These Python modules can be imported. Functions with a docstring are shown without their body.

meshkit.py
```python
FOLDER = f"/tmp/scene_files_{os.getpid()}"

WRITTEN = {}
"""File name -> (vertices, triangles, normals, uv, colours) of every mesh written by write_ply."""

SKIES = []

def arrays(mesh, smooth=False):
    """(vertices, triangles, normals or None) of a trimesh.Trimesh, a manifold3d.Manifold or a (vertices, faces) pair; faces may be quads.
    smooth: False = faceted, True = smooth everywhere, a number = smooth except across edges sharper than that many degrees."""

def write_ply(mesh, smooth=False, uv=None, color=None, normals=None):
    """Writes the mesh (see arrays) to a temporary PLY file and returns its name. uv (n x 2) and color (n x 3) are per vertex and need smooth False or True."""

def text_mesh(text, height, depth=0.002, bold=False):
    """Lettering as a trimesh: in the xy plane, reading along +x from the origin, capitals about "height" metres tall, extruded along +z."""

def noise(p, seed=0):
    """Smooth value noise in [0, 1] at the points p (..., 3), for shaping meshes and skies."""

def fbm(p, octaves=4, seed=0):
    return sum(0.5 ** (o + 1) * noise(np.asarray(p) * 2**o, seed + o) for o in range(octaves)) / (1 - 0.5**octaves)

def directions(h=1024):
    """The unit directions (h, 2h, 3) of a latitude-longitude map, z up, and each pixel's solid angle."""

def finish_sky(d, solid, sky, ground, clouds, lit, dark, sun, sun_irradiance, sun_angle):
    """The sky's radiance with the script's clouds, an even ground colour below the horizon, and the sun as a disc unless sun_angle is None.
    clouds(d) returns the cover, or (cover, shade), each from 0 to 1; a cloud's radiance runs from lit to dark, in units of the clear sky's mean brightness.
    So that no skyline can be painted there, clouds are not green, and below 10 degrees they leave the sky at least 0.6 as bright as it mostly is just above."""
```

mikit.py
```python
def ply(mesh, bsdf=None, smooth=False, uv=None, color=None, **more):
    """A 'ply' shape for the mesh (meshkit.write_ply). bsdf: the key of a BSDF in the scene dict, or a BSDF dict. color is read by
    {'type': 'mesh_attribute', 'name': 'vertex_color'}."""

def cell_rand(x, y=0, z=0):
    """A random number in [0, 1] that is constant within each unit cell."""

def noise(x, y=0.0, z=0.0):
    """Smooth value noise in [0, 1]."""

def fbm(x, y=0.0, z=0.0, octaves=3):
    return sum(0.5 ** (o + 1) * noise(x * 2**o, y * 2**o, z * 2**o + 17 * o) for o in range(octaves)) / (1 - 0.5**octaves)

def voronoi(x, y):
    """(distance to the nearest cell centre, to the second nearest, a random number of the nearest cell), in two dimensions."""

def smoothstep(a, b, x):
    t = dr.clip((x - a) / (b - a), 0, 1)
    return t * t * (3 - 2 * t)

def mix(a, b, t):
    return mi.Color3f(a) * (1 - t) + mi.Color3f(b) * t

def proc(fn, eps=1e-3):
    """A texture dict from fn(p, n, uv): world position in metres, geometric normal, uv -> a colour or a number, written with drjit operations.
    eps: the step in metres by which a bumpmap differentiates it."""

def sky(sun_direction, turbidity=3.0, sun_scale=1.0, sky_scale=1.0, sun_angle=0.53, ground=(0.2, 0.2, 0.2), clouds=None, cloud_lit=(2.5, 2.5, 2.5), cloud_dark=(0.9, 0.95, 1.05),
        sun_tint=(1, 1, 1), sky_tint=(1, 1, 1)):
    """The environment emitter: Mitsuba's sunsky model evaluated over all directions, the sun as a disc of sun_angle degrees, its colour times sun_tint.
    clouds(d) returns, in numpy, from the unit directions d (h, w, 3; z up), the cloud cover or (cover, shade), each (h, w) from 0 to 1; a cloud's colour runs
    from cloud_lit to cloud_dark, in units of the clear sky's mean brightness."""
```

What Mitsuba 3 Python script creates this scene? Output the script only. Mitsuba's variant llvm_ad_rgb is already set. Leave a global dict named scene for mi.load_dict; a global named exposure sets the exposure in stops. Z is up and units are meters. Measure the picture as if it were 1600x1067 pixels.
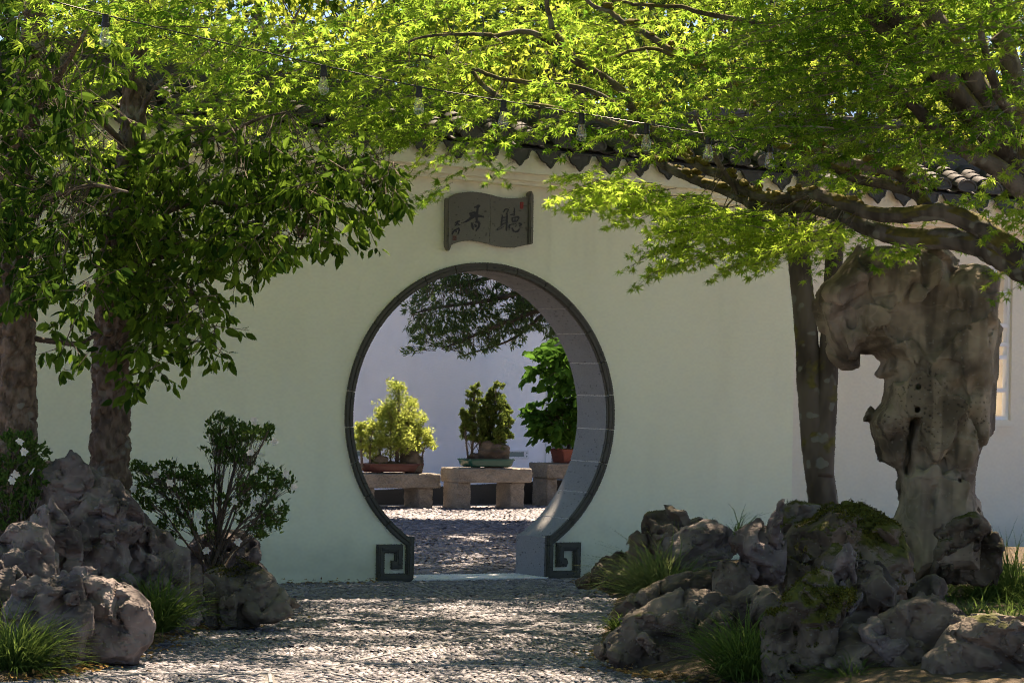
import math, random
import numpy as np, trimesh, shapely, shapely.geometry as sg
import drjit as dr, mitsuba as mi, mikit, meshkit
from scipy import ndimage
from scipy.spatial import Voronoi
T = mi.ScalarTransform4f
scene, labels = {}, {}

# ------------------------------------------------------------------ camera, sky, exposure
FPX, TH, CD, YAW, PITCH, ROLL, CH = 4826.1, .5008, 23.199, .0092, .0120, .0185, 1.5148
CAM = np.array([-CD * math.sin(TH), -CD * math.cos(TH), CH])
_a = TH + YAW
FW = np.array([math.sin(_a) * math.cos(PITCH), math.cos(_a) * math.cos(PITCH), math.sin(PITCH)])
_r = np.cross(FW, [0, 0, 1.0]); _r /= np.linalg.norm(_r); _u = np.cross(_r, FW)
RT = _r * math.cos(ROLL) + _u * math.sin(ROLL)
UP = -_r * math.sin(ROLL) + _u * math.cos(ROLL)
scene['camera'] = {'type': 'perspective', 'fov_axis': 'x', 'fov': math.degrees(2 * math.atan(800 / FPX)), 'near_clip': 0.5, 'far_clip': 400.0,
                   'to_world': T().look_at(origin=CAM.tolist(), target=(CAM + FW).tolist(), up=UP.tolist())}
SUN_AZ, SUN_EL = math.radians(50), math.radians(59)      # azimuth from the wall's normal towards the right
SUN = np.array([math.sin(SUN_AZ) * math.cos(SUN_EL), math.cos(SUN_AZ) * math.cos(SUN_EL), math.sin(SUN_EL)])
scene['sky'] = mikit.sky(SUN.tolist(), turbidity=3, sun_tint=(1.0, 0.95, 0.91), sky_tint=(1.03, .97, 1.03), sun_scale=1.7, sky_scale=.62)
exposure = 3.12

# ------------------------------------------------------------------ helpers
VR = np.array([math.cos(_a), -math.sin(_a), 0.0])        # the view's right and forward directions on the ground
VF = np.array([math.sin(_a), math.cos(_a), 0.0])
def _d(px, py): return FW + RT * (px - 800) / FPX - UP * (py - 533.5) / FPX
def atd(px, py, d): return CAM + _d(px, py) * d          # a sight line's point at distance d
def aty(px, py, y):
    v = _d(px, py); return CAM + v * ((y - CAM[1]) / v[1])
def ground(px, py, z=0.0):
    v = _d(px, py); return CAM + v * ((z - CAM[2]) / v[2])
def dist(p): return float(np.dot(np.asarray(p) - CAM, FW))
def project(P):
    q = np.atleast_2d(P) - CAM; k = q @ FW
    return np.stack([800 + FPX * (q @ RT) / k, 533.5 - FPX * (q @ UP) / k, k], 1)

used = set()
def numbered(name):
    key, i = name, 0
    while key in used:
        i += 1; key = f'{name}_{i:03d}'
    used.add(key); return key
def tag(key, label=None, cat=None, group=None, kind=None):
    e = {k: v for k, v in (('label', label), ('category', cat), ('group', group), ('kind', kind)) if v}
    if e: labels[key] = e
    return key
def put(name, mesh, bsdf, parent=None, smooth=False, label=None, cat=None, group=None, kind=None, **more):
    key = numbered((parent + '__' if parent else '') + name)
    scene[key] = mikit.ply(mesh, bsdf, smooth=smooth, **more)
    return tag(key, label, cat, group, kind)
def copy_of(name, src, to_world, parent=None, bsdf=None, **t):
    key = numbered((parent + '__' if parent else '') + name)
    scene[key] = {**src, 'to_world': to_world}
    if bsdf: scene[key]['bsdf'] = {'type': 'ref', 'id': bsdf}
    return tag(key, **t)
def thing(name, label, cat, group=None):
    return tag(numbered(name), label, cat, group)
def cat(ms): return trimesh.util.concatenate([m for m in ms if m is not None])
def M(v, f): return trimesh.Trimesh(np.asarray(v, float), np.asarray(f, int), process=False)
def box(x0, x1, y0, y1, z0, z1):
    m = trimesh.creation.box((x1 - x0, y1 - y0, z1 - z0)); m.apply_translation(((x0 + x1) / 2, (y0 + y1) / 2, (z0 + z1) / 2)); return m
def bevbox(x0, x1, y0, y1, z0, z1, b=.01):
    p = []
    for sx, sy, sz in np.ndindex(2, 2, 2):
        c = np.array([(x0, x1)[sx], (y0, y1)[sy], (z0, z1)[sz]]); s = np.array([1 - 2 * sx, 1 - 2 * sy, 1 - 2 * sz]) * b
        for k in range(3):
            q = s.copy(); q[k] = 0; p.append(c + q)
    return trimesh.convex.convex_hull(np.array(p))
def ext_xz(poly, y0, y1):
    """a polygon in x,z pushed from y0 to y1"""
    ms = [trimesh.creation.extrude_polygon(g, y1 - y0, engine='earcut') for g in getattr(poly, 'geoms', [poly])]
    m = cat(ms); v = m.vertices
    return M(np.stack([v[:, 0], y1 - v[:, 2], v[:, 1]], 1), m.faces)
def ext_xy(poly, z0, z1):
    m = cat([trimesh.creation.extrude_polygon(g, z1 - z0, engine='earcut') for g in getattr(poly, 'geoms', [poly])])
    m.apply_translation((0, 0, z0)); return m
def smooth_line(P, n):
    """Catmull-Rom through the rows of P (any number of columns), n steps per piece"""
    P = np.asarray(P, float); Q = np.vstack([2 * P[0] - P[1], P, 2 * P[-1] - P[-2]]); out = []
    for i in range(1, len(Q) - 2):
        for t in np.arange(n) / n:
            a, b, c, d = Q[i - 1:i + 3]
            out.append(.5 * (2 * b + (c - a) * t + (2 * a - 5 * b + 4 * c - d) * t * t + (3 * b - a - 3 * c + d) * t ** 3))
    return np.array(out + [P[-1]])
def tube(P, R, sides=8, rough=0.0, seed=0, cap=True):
    P = np.asarray(P, float); R = np.broadcast_to(R, (len(P),))
    t = np.gradient(P, axis=0); t /= np.linalg.norm(t, axis=1, keepdims=True) + 1e-12
    a = np.empty_like(P); x = np.cross(t[0], [.3, .2, .9] if abs(t[0][2]) < .8 else [1, .1, 0]); x /= np.linalg.norm(x)
    for i in range(len(P)):
        x = x - t[i] * np.dot(x, t[i]); x /= np.linalg.norm(x) + 1e-12; a[i] = x
    b = np.cross(t, a); g = np.arange(sides) * 2 * np.pi / sides
    v = P[:, None] + R[:, None, None] * (np.cos(g)[None, :, None] * a[:, None] + np.sin(g)[None, :, None] * b[:, None])
    if rough:
        nz = meshkit.fbm(v * 14, 3, seed) + .7 * meshkit.noise(v * 45, seed + 9)
        v = P[:, None] + (v - P[:, None]) * (1 + rough * (nz[..., None] - .85))
    n = len(P); i, j = np.meshgrid(np.arange(n - 1), np.arange(sides), indexing='ij')
    q = np.stack([i * sides + j, i * sides + (j + 1) % sides, (i + 1) * sides + (j + 1) % sides, (i + 1) * sides + j], -1).reshape(-1, 4)
    f = np.vstack([q[:, [0, 1, 2]], q[:, [0, 2, 3]]]); v = v.reshape(-1, 3)
    if cap:
        k = len(v); v = np.vstack([v, P[0], P[-1]]); s = np.arange(sides)
        f = np.vstack([f, np.stack([(s + 1) % sides, s, s * 0 + k], 1), np.stack([(n - 1) * sides + s, (n - 1) * sides + (s + 1) % sides, s * 0 + k + 1], 1)])
    return M(v, f)
def tubes(segs, sides=3):
    """many thin tapered straight twigs as one mesh: rows p0 p1 r0 r1"""
    S = np.asarray(segs, float); p0, p1, r0, r1 = S[:, :3], S[:, 3:6], S[:, 6], S[:, 7]
    t = p1 - p0; t /= np.linalg.norm(t, axis=1, keepdims=True) + 1e-9
    a = np.cross(t, [.31, .17, .93]); a /= np.linalg.norm(a, axis=1, keepdims=True) + 1e-9; b = np.cross(t, a)
    g = np.arange(sides) * 2 * np.pi / sides
    ring = np.cos(g)[None, :, None] * a[:, None] + np.sin(g)[None, :, None] * b[:, None]
    v = np.concatenate([p0[:, None] + ring * r0[:, None, None], p1[:, None] + ring * r1[:, None, None]], 1)
    s = np.arange(sides); q = np.stack([s, (s + 1) % sides, (s + 1) % sides + sides, s + sides], 1)
    f = np.vstack([q[:, [0, 1, 2]], q[:, [0, 2, 3]]])
    return M(v.reshape(-1, 3), (f[None] + (np.arange(len(S)) * 2 * sides)[:, None, None]).reshape(-1, 3))
def unit(v): return v / (np.linalg.norm(v, axis=-1, keepdims=True) + 1e-12)
class Leaves:
    """collects leaves: base point, direction, face normal, size, tone"""
    def __init__(s): s.p, s.d, s.n, s.s, s.c = [], [], [], [], []
    def add(s, p, d, n, size, tone):
        p = np.atleast_2d(p); k = len(p)
        for L, x in ((s.p, p), (s.d, np.broadcast_to(d, (k, 3))), (s.n, np.broadcast_to(n, (k, 3))), (s.s, np.broadcast_to(size, (k,))), (s.c, np.broadcast_to(tone, (k,)))): L.append(np.array(x, float))
    def arrays(s):
        p, d, n, z, c = (np.concatenate(L) for L in (s.p, s.d, s.n, s.s, s.c))
        d = unit(d); x = unit(np.cross(d, n)); n = np.cross(x, d)
        return p, d, x, n, z, c
    def mesh(s, template, keep=None):
        p, d, x, n, z, c = s.arrays()
        if keep is not None: p, d, x, n, z, c = (q[keep] for q in (p, d, x, n, z, c))
        v, f = template
        V = p[:, None] + z[:, None, None] * (v[None, :, :1] * x[:, None] + v[None, :, 1:2] * d[:, None] + v[None, :, 2:] * n[:, None])
        F = (f[None] + (np.arange(len(p)) * len(v))[:, None, None]).reshape(-1, 3)
        return M(V.reshape(-1, 3), F), np.repeat(c, len(v))
    def matrices(s, idx):
        p, d, x, n, z, c = s.arrays()
        for i in idx:
            m = np.eye(4); m[:3, 0], m[:3, 1], m[:3, 2], m[:3, 3] = x[i] * z[i], d[i] * z[i], n[i] * z[i], p[i]
            yield m, c[i]

# ------------------------------------------------------------------ materials
fbm, noise, sstep, mix = mikit.fbm, mikit.noise, mikit.smoothstep, mikit.mix
def solid(key, fn, rough=.85, bump=None, scale=.004, spec=.3, **kw):
    """a principled surface whose colour is fn(p, n, uv) or a triple, with relief from bump(p, n, uv)"""
    col = mikit.proc(fn) if callable(fn) else {'type': 'rgb', 'value': list(fn)}
    b = {'type': 'principled', 'base_color': col, 'roughness': rough, 'specular': spec, **kw}
    if bump: b = {'type': 'bumpmap', 'arbitrary': mikit.proc(bump, eps=3e-3), 'scale': scale, 'bsdf': b}
    scene[key] = {'type': 'twosided', 'bsdf': b}
def leafy(key, lo, hi, trans=1.0, rough=.45, spec=.4):
    """thin leaves: tone (vertex colour) between lo and hi"""
    scene[key] = {'type': 'principledthin', 'base_color': {'type': 'mesh_attribute', 'name': 'vertex_color'}, 'roughness': rough, 'diff_trans': trans, 'eta': 1.35, 'spec_trans': 0.0}
    TONES[key] = (np.array(lo), np.array(hi))
TONES = {}
def put_leaves(name, leaves, template, bsdf, parent, parts=0, prefer=None, partname='leaf', label=None, kind='stuff', **kw):
    """a crown: its largest leaves in view as parts, the rest as one part"""
    p = leaves.arrays()[0]; z = leaves.arrays()[4]; lo, hi = TONES[bsdf]
    keep = np.ones(len(p), bool)
    if parts:
        q = project(p); inside = (q[:, 0] > 5) & (q[:, 0] < 1595) & (q[:, 1] > 5) & (q[:, 1] < 1062)
        if prefer is not None: inside &= prefer(q)
        score = np.where(inside, z / q[:, 2], 0); idx = np.argsort(-score)[:parts]; idx = idx[score[idx] > 0]
        keep[idx] = False; tones = np.round(leaves.arrays()[5] * 3) / 3; src = {}
        for m, c in leaves.matrices(idx):
            c = round(float(c) * 3) / 3
            if c not in src:
                col = lo + (hi - lo) * c
                src[c] = mikit.ply(M(*template), bsdf, color=np.tile(col, (len(template[0]), 1)))
            copy_of(partname, src[c], T(m), parent)
    m, c = leaves.mesh(template, keep)
    return put(name, m, bsdf, parent, color=lo + (hi - lo) * c[:, None], kind=kind, label=label)

def speck(p, f): return noise(p.x * f, p.y * f, p.z * f)
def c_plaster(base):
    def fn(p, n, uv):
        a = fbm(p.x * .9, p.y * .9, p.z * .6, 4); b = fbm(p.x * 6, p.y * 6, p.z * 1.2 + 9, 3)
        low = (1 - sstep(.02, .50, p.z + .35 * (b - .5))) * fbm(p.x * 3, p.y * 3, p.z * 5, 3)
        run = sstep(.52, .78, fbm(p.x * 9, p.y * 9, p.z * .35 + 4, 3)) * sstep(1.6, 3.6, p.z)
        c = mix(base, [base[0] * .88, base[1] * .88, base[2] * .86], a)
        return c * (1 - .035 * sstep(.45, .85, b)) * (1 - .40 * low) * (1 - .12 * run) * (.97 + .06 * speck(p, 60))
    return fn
def b_plaster(p, n, uv): return .6 * fbm(p.x * 7, p.y * 7, p.z * 7, 3) + .15 * speck(p, 90)
solid('m_plaster', c_plaster([.72, .72, .56]), .9, b_plaster, .006)  # green of the leaf light is mixed into this wall's colour
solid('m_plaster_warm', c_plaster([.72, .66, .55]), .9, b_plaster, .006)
solid('m_plaster_cool', c_plaster([.87, .87, .95]), .9, b_plaster, .006)  # white plaster with the blue of the sky light mixed in
def c_stone(base, var=.35):
    def fn(p, n, uv):
        a = fbm(p.x * 4, p.y * 4, p.z * 4, 3); s = speck(p, 140)
        pit = sstep(.80, .88, noise(p.x * 55, p.y * 55 + 3, p.z * 55))
        return mi.Color3f(base) * (1 - var / 2 + var * a) * (.85 + .3 * s) * (1 - .55 * pit)
    return fn
def b_stone(p, n, uv): return .5 * fbm(p.x * 30, p.y * 30, p.z * 30, 3)
solid('m_reveal', c_stone([.175, .175, .172]), .75, b_stone, .004)
solid('m_molding', c_stone([.062, .059, .047]), .7, b_stone, .004)
solid('m_slate', c_stone([.118, .114, .094], .35), .7, b_stone, .003)
solid('m_threshold', c_stone([.50, .50, .51], .2), .6, b_stone, .002)
solid('m_mortar', c_stone([.46, .45, .42], .2), .9)
solid('m_ink', [.008, .008, .007], .5)
solid('m_red', [.20, .02, .015], .7)
solid('m_red_faded', [.10, .05, .04], .8)
def c_tile(p, n, uv):
    a = fbm(p.x * 7, p.y * 7, p.z * 7, 3); l = sstep(.62, .8, fbm(p.x * 22, p.y * 22, p.z * 22, 2))
    return mix([.030, .028, .027], [.066, .062, .057], a) * (1 + .7 * l)
solid('m_tile', c_tile, .75, b_stone, .004)
solid('m_ridge', c_stone([.060, .060, .060], .5), .85, b_stone, .004)

# ------------------------------------------------------------------ ground
solid('m_ground', c_stone([.12, .11, .10], .5), .95, b_stone, .01)
def c_soil(p, n, uv):
    a = fbm(p.x * 9, p.y * 9, p.z * 9, 4); l = sstep(.60, .74, noise(p.x * 24, p.y * 31, p.z * 9))
    return mix(mix([.030, .022, .015], [.085, .062, .040], a), [.17, .11, .05], .55 * l)
solid('m_soil', c_soil, .95, lambda p, n, uv: fbm(p.x * 22, p.y * 22, p.z * 22, 4), .03)
def c_bed(p, n, uv):
    a = fbm(p.x * 3, p.y * 3, p.z, 3)
    return mix([.105, .10, .10], [.16, .15, .14], a) * (.8 + .4 * speck(p, 40))
solid('m_cobble_bed', c_bed, .9, lambda p, n, uv: mikit.voronoi(p.x * 16, p.y * 16)[0], .02)
put('ground', box(-150, 150, -150, 250, -.5, -.012), 'm_ground', kind='structure', label='wide ground under the whole garden')
# ------------------------------------------------------------------ pavement: pebbles on edge between slate strips
def c_peb(base):
    def fn(p, n, uv):
        r = mikit.cell_rand(p.x * 23, p.y * 27)
        return mi.Color3f(base) * (.62 + .75 * r) * (.85 + .3 * speck(p, 80))
    return fn
solid('m_pebble', c_peb([.168, .156, .172]), .62)
solid('m_pebble_dark', c_peb([.092, .090, .108]), .6)
solid('m_strip', c_stone([.17, .17, .18], .25), .6, b_stone, .002)
put('pavement', box(-25, 25, -18.2, 14, -.10, 0), 'm_cobble_bed', kind='structure', label='pebble mosaic courtyard pavement with thin slate strips')
rng = np.random.default_rng(5)
def pebble_mesh():
    g = np.arange(6) * np.pi / 3; v = []
    for r, z in ((1, -.35), (.94, .25), (.60, .78)): v += [[r * np.cos(a), r * np.sin(a), z] for a in g]
    v.append([0, 0, .95]); f = []
    for k in range(2):
        for j in range(6):
            a, b = k * 6 + j, k * 6 + (j + 1) % 6; f += [[a, b, b + 6], [a, b + 6, a + 6]]
    f += [[12 + j, 12 + (j + 1) % 6, 18] for j in range(6)]
    return np.array(v, float), np.array(f)
def pebbles(poly_px, n_cells, n_parts, seed, sc=1.0):
    rg = np.random.default_rng(seed)
    region = sg.Polygon([ground(*q)[:2] for q in poly_px])
    x0, y0, x1, y1 = region.bounds
    S = np.stack([rg.uniform(x0 - 1, x1 + 1, n_cells), rg.uniform(y0 - 1, y1 + 1, n_cells)], 1)
    vor = Voronoi(np.vstack([S, [[-99, -99], [99, -99], [-99, 99], [99, 99]]]))
    P, A = [], []
    for i in range(n_cells):
        reg = vor.regions[vor.point_region[i]]
        if -1 in reg or not reg: continue
        cell = sg.Polygon(vor.vertices[reg]).intersection(region)
        if cell.is_empty or cell.area < .01: continue
        inner = cell.buffer(-.035)
        if inner.is_empty: continue
        ang = rg.uniform(0, np.pi); c, s = np.cos(ang), np.sin(ang); cx, cy = np.array(cell.centroid.coords[0])
        R = np.hypot(*(np.array(cell.bounds[2:]) - cell.bounds[:2])) / 2 + .1
        U, V = np.meshgrid(np.arange(-R, R, .060 * sc), np.arange(-R, R, .032 * sc))
        U = U + (np.arange(len(U)) % 2)[:, None] * .030 * sc
        bend = rg.uniform(-.35, .35)
        V = V + bend * U * U
        U = U + rg.normal(0, .007, U.shape); V = V + rg.normal(0, .004, V.shape)
        x, y = cx + c * U - s * V, cy + s * U + c * V
        ok = shapely.contains_xy(inner, x.ravel(), y.ravel())
        P.append(np.stack([x.ravel()[ok], y.ravel()[ok]], 1)); A.append(np.full(ok.sum(), ang) + np.arctan(2 * bend * U.ravel()[ok]))
    P, A = np.concatenate(P), np.concatenate(A); n = len(P)
    keep = rg.random(n) > .03; P, A = P[keep], A[keep]; n = len(P)
    A = A + rg.normal(0, .16, n); L = rg.uniform(.020, .033, n); W = rg.uniform(.011, .0165, n); H = rg.uniform(.004, .011, n)
    L, W = L * sc * 1.06, W * sc * 1.06
    v, f = pebble_mesh(); tilt = rg.normal(0, .18, (n, 2))
    vx, vy, vz = v[None, :, 0] * L[:, None], v[None, :, 1] * W[:, None], v[None, :, 2] * H[:, None]
    vz = vz + tilt[:, :1] * vx + tilt[:, 1:] * vy
    X = P[:, :1] + np.cos(A)[:, None] * vx - np.sin(A)[:, None] * vy; Y = P[:, 1:] + np.sin(A)[:, None] * vx + np.cos(A)[:, None] * vy
    V = np.stack([X, Y, vz], -1); d = np.linalg.norm(P - CAM[:2], axis=1)
    dark = rg.random(n) < .3
    q = project(np.c_[P, np.zeros(n)]); vis = (q[:, 0] > 420) & (q[:, 0] < 930) & (q[:, 1] < 1064)
    order = np.argsort(np.where(vis, d, 1e9))[:n_parts]; part = np.zeros(n, bool); part[order] = n_parts > 0
    for i in order if n_parts else []: put('pebble', M(V[i], f), 'm_pebble_dark' if dark[i] else 'm_pebble', 'pavement', smooth=True)
    for m, b in ((~part & ~dark, 'm_pebble'), (~part & dark, 'm_pebble_dark')):
        k = m.sum(); put('pebble_field', M(V[m].reshape(-1, 3), (f[None] + (np.arange(k) * len(v))[:, None, None]).reshape(-1, 3)), b, 'pavement', smooth=True, kind='stuff')
    for (a, b) in vor.ridge_vertices:
        if a < 0 or b < 0: continue
        line = sg.LineString(vor.vertices[[a, b]]).intersection(region)
        if line.length < .12 or line.geom_type != 'LineString': continue
        e = np.array(line.coords); L_ = np.linalg.norm(e[1] - e[0]); t = (e[1] - e[0]) / L_; k = max(1, round(L_ / .42)); w = np.array([-t[1], t[0]])
        for j in range(k):
            a0, a1 = e[0] + t * (L_ * j / k + .006), e[0] + t * (L_ * (j + 1) / k - .006); zt = .006 + .004 * rg.random()
            m = bevbox(0, np.linalg.norm(a1 - a0), -.010, .010, -.02, zt, .003)
            X = m.vertices; m = M(np.c_[a0 + X[:, :1] * t + X[:, 1:2] * w, X[:, 2]], m.faces)
            put('slate_strip', m, 'm_strip', 'pavement')
pebbles([(-60, 1078), (1180, 1078), (1100, 897), (862, 902.5), (640, 908), (300, 912)], 74, 300, 11)
pebbles([(560, 905), (905, 893), (930, 790), (530, 792)], 34, 0, 12, 1.5)

# ------------------------------------------------------------------ the wall with the moon gate
ZC, RI, RO, WT, GX = 1.2305, 1.085, 1.15, .435, .56
def line_z(px0, py0, px1, py1, y):
    a, b = aty(px0, py0, y), aty(px1, py1, y); k = (b[2] - a[2]) / (b[0] - a[0]); return lambda x: a[2] + k * (x - a[0])
EY = -.27
drip_z = line_z(680, 250, 1022, 282, EY)                   # lowest points of the drip tiles
def eave(x): return drip_z(x) + .135
gate = sg.Point(0, ZC).buffer(RI + .006, quad_segs=48).union(sg.box(-GX - .006, -1, GX + .006, ZC - .5))
XL, XR = -9.0, aty(1240, 600, 0)[0]
def wall_body(x0, x1, y0, y1, hole=None, dz=0):
    poly = sg.Polygon([(x0, -.2), (x1, -.2), (x1, eave(x1) + .04 + dz), (x0, eave(x0) + .04 + dz)])
    if hole is not None: poly = poly.difference(hole)
    return ext_xz(poly, y0, y1)
gw = thing('garden_wall', 'pale plastered garden wall with the round moon gate and tiled top', 'wall')
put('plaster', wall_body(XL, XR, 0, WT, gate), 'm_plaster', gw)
N = 22; a0 = math.acos((RI * math.cos(math.asin(GX / RI))) / RI)     # opening half angle at the foot
A0 = math.asin(GX / RI); angs = np.linspace(-math.pi / 2 + A0, 1.5 * math.pi - A0, N + 1)
def ring_sector(r0, r1, t0, t1, y0, y1, n=7):
    t = np.linspace(t0, t1, n)
    poly = sg.Polygon([(r1 * math.cos(a), ZC + r1 * math.sin(a)) for a in t] + [(r0 * math.cos(a), ZC + r0 * math.sin(a)) for a in t[::-1]])
    return ext_xz(poly, y0, y1)
put('mortar_lining', cat([ring_sector(RI + .0035, RI + .04, angs[0], angs[-1], .004, WT - .004, 90)]), 'm_mortar', gw)
for i in range(N):
    g0, g1 = angs[i] + .0032, angs[i + 1] - .0032
    put('reveal_stone', ring_sector(RI, RI + .03, g0, g1, .0, WT + .003), 'm_reveal', gw)
    put('ring_molding', cat([ring_sector(RI + .004, RO, g0, g1, -.022, -.001), ring_sector(RI + .012, RI + .034, g0, g1, -.034, -.0225), ring_sector(RI + .040, RO - .004, g0, g1, -.029, -.0227)]), 'm_molding', gw)
zf = ZC - math.sqrt(RI ** 2 - GX ** 2)
for s in (-1, 1):
    x0, x1 = sorted((s * GX, s * (GX + .03)))
    put('reveal_stone', box(x0, x1, .0, WT + .003, -.05, zf + .012), 'm_reveal', gw)
    e = GX + .004; path = sg.LineString([(s * (e + .032), zf + .03), (s * (e + .032), .03), (s * (e + .275), .03), (s * (e + .275), .245), (s * (e + .125), .245), (s * (e + .125), .125), (s * (e + .185), .125)])
    wide, mid, top = (path.buffer(w, cap_style='flat', join_style='mitre') for w in (.032, .022, .009))
    put('scroll_foot', cat([ext_xz(wide, -.020, -.001), ext_xz(mid, -.030, -.0205), ext_xz(top, -.036, -.0305)]), 'm_molding', gw, label='square spiral fret at the foot of the gate')
put('threshold', bevbox(-GX - .02, GX + .02, -.035, WT + .02, -.05, .016, .004), 'm_threshold', gw, label='pale flat stone threshold across the gate')
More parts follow.
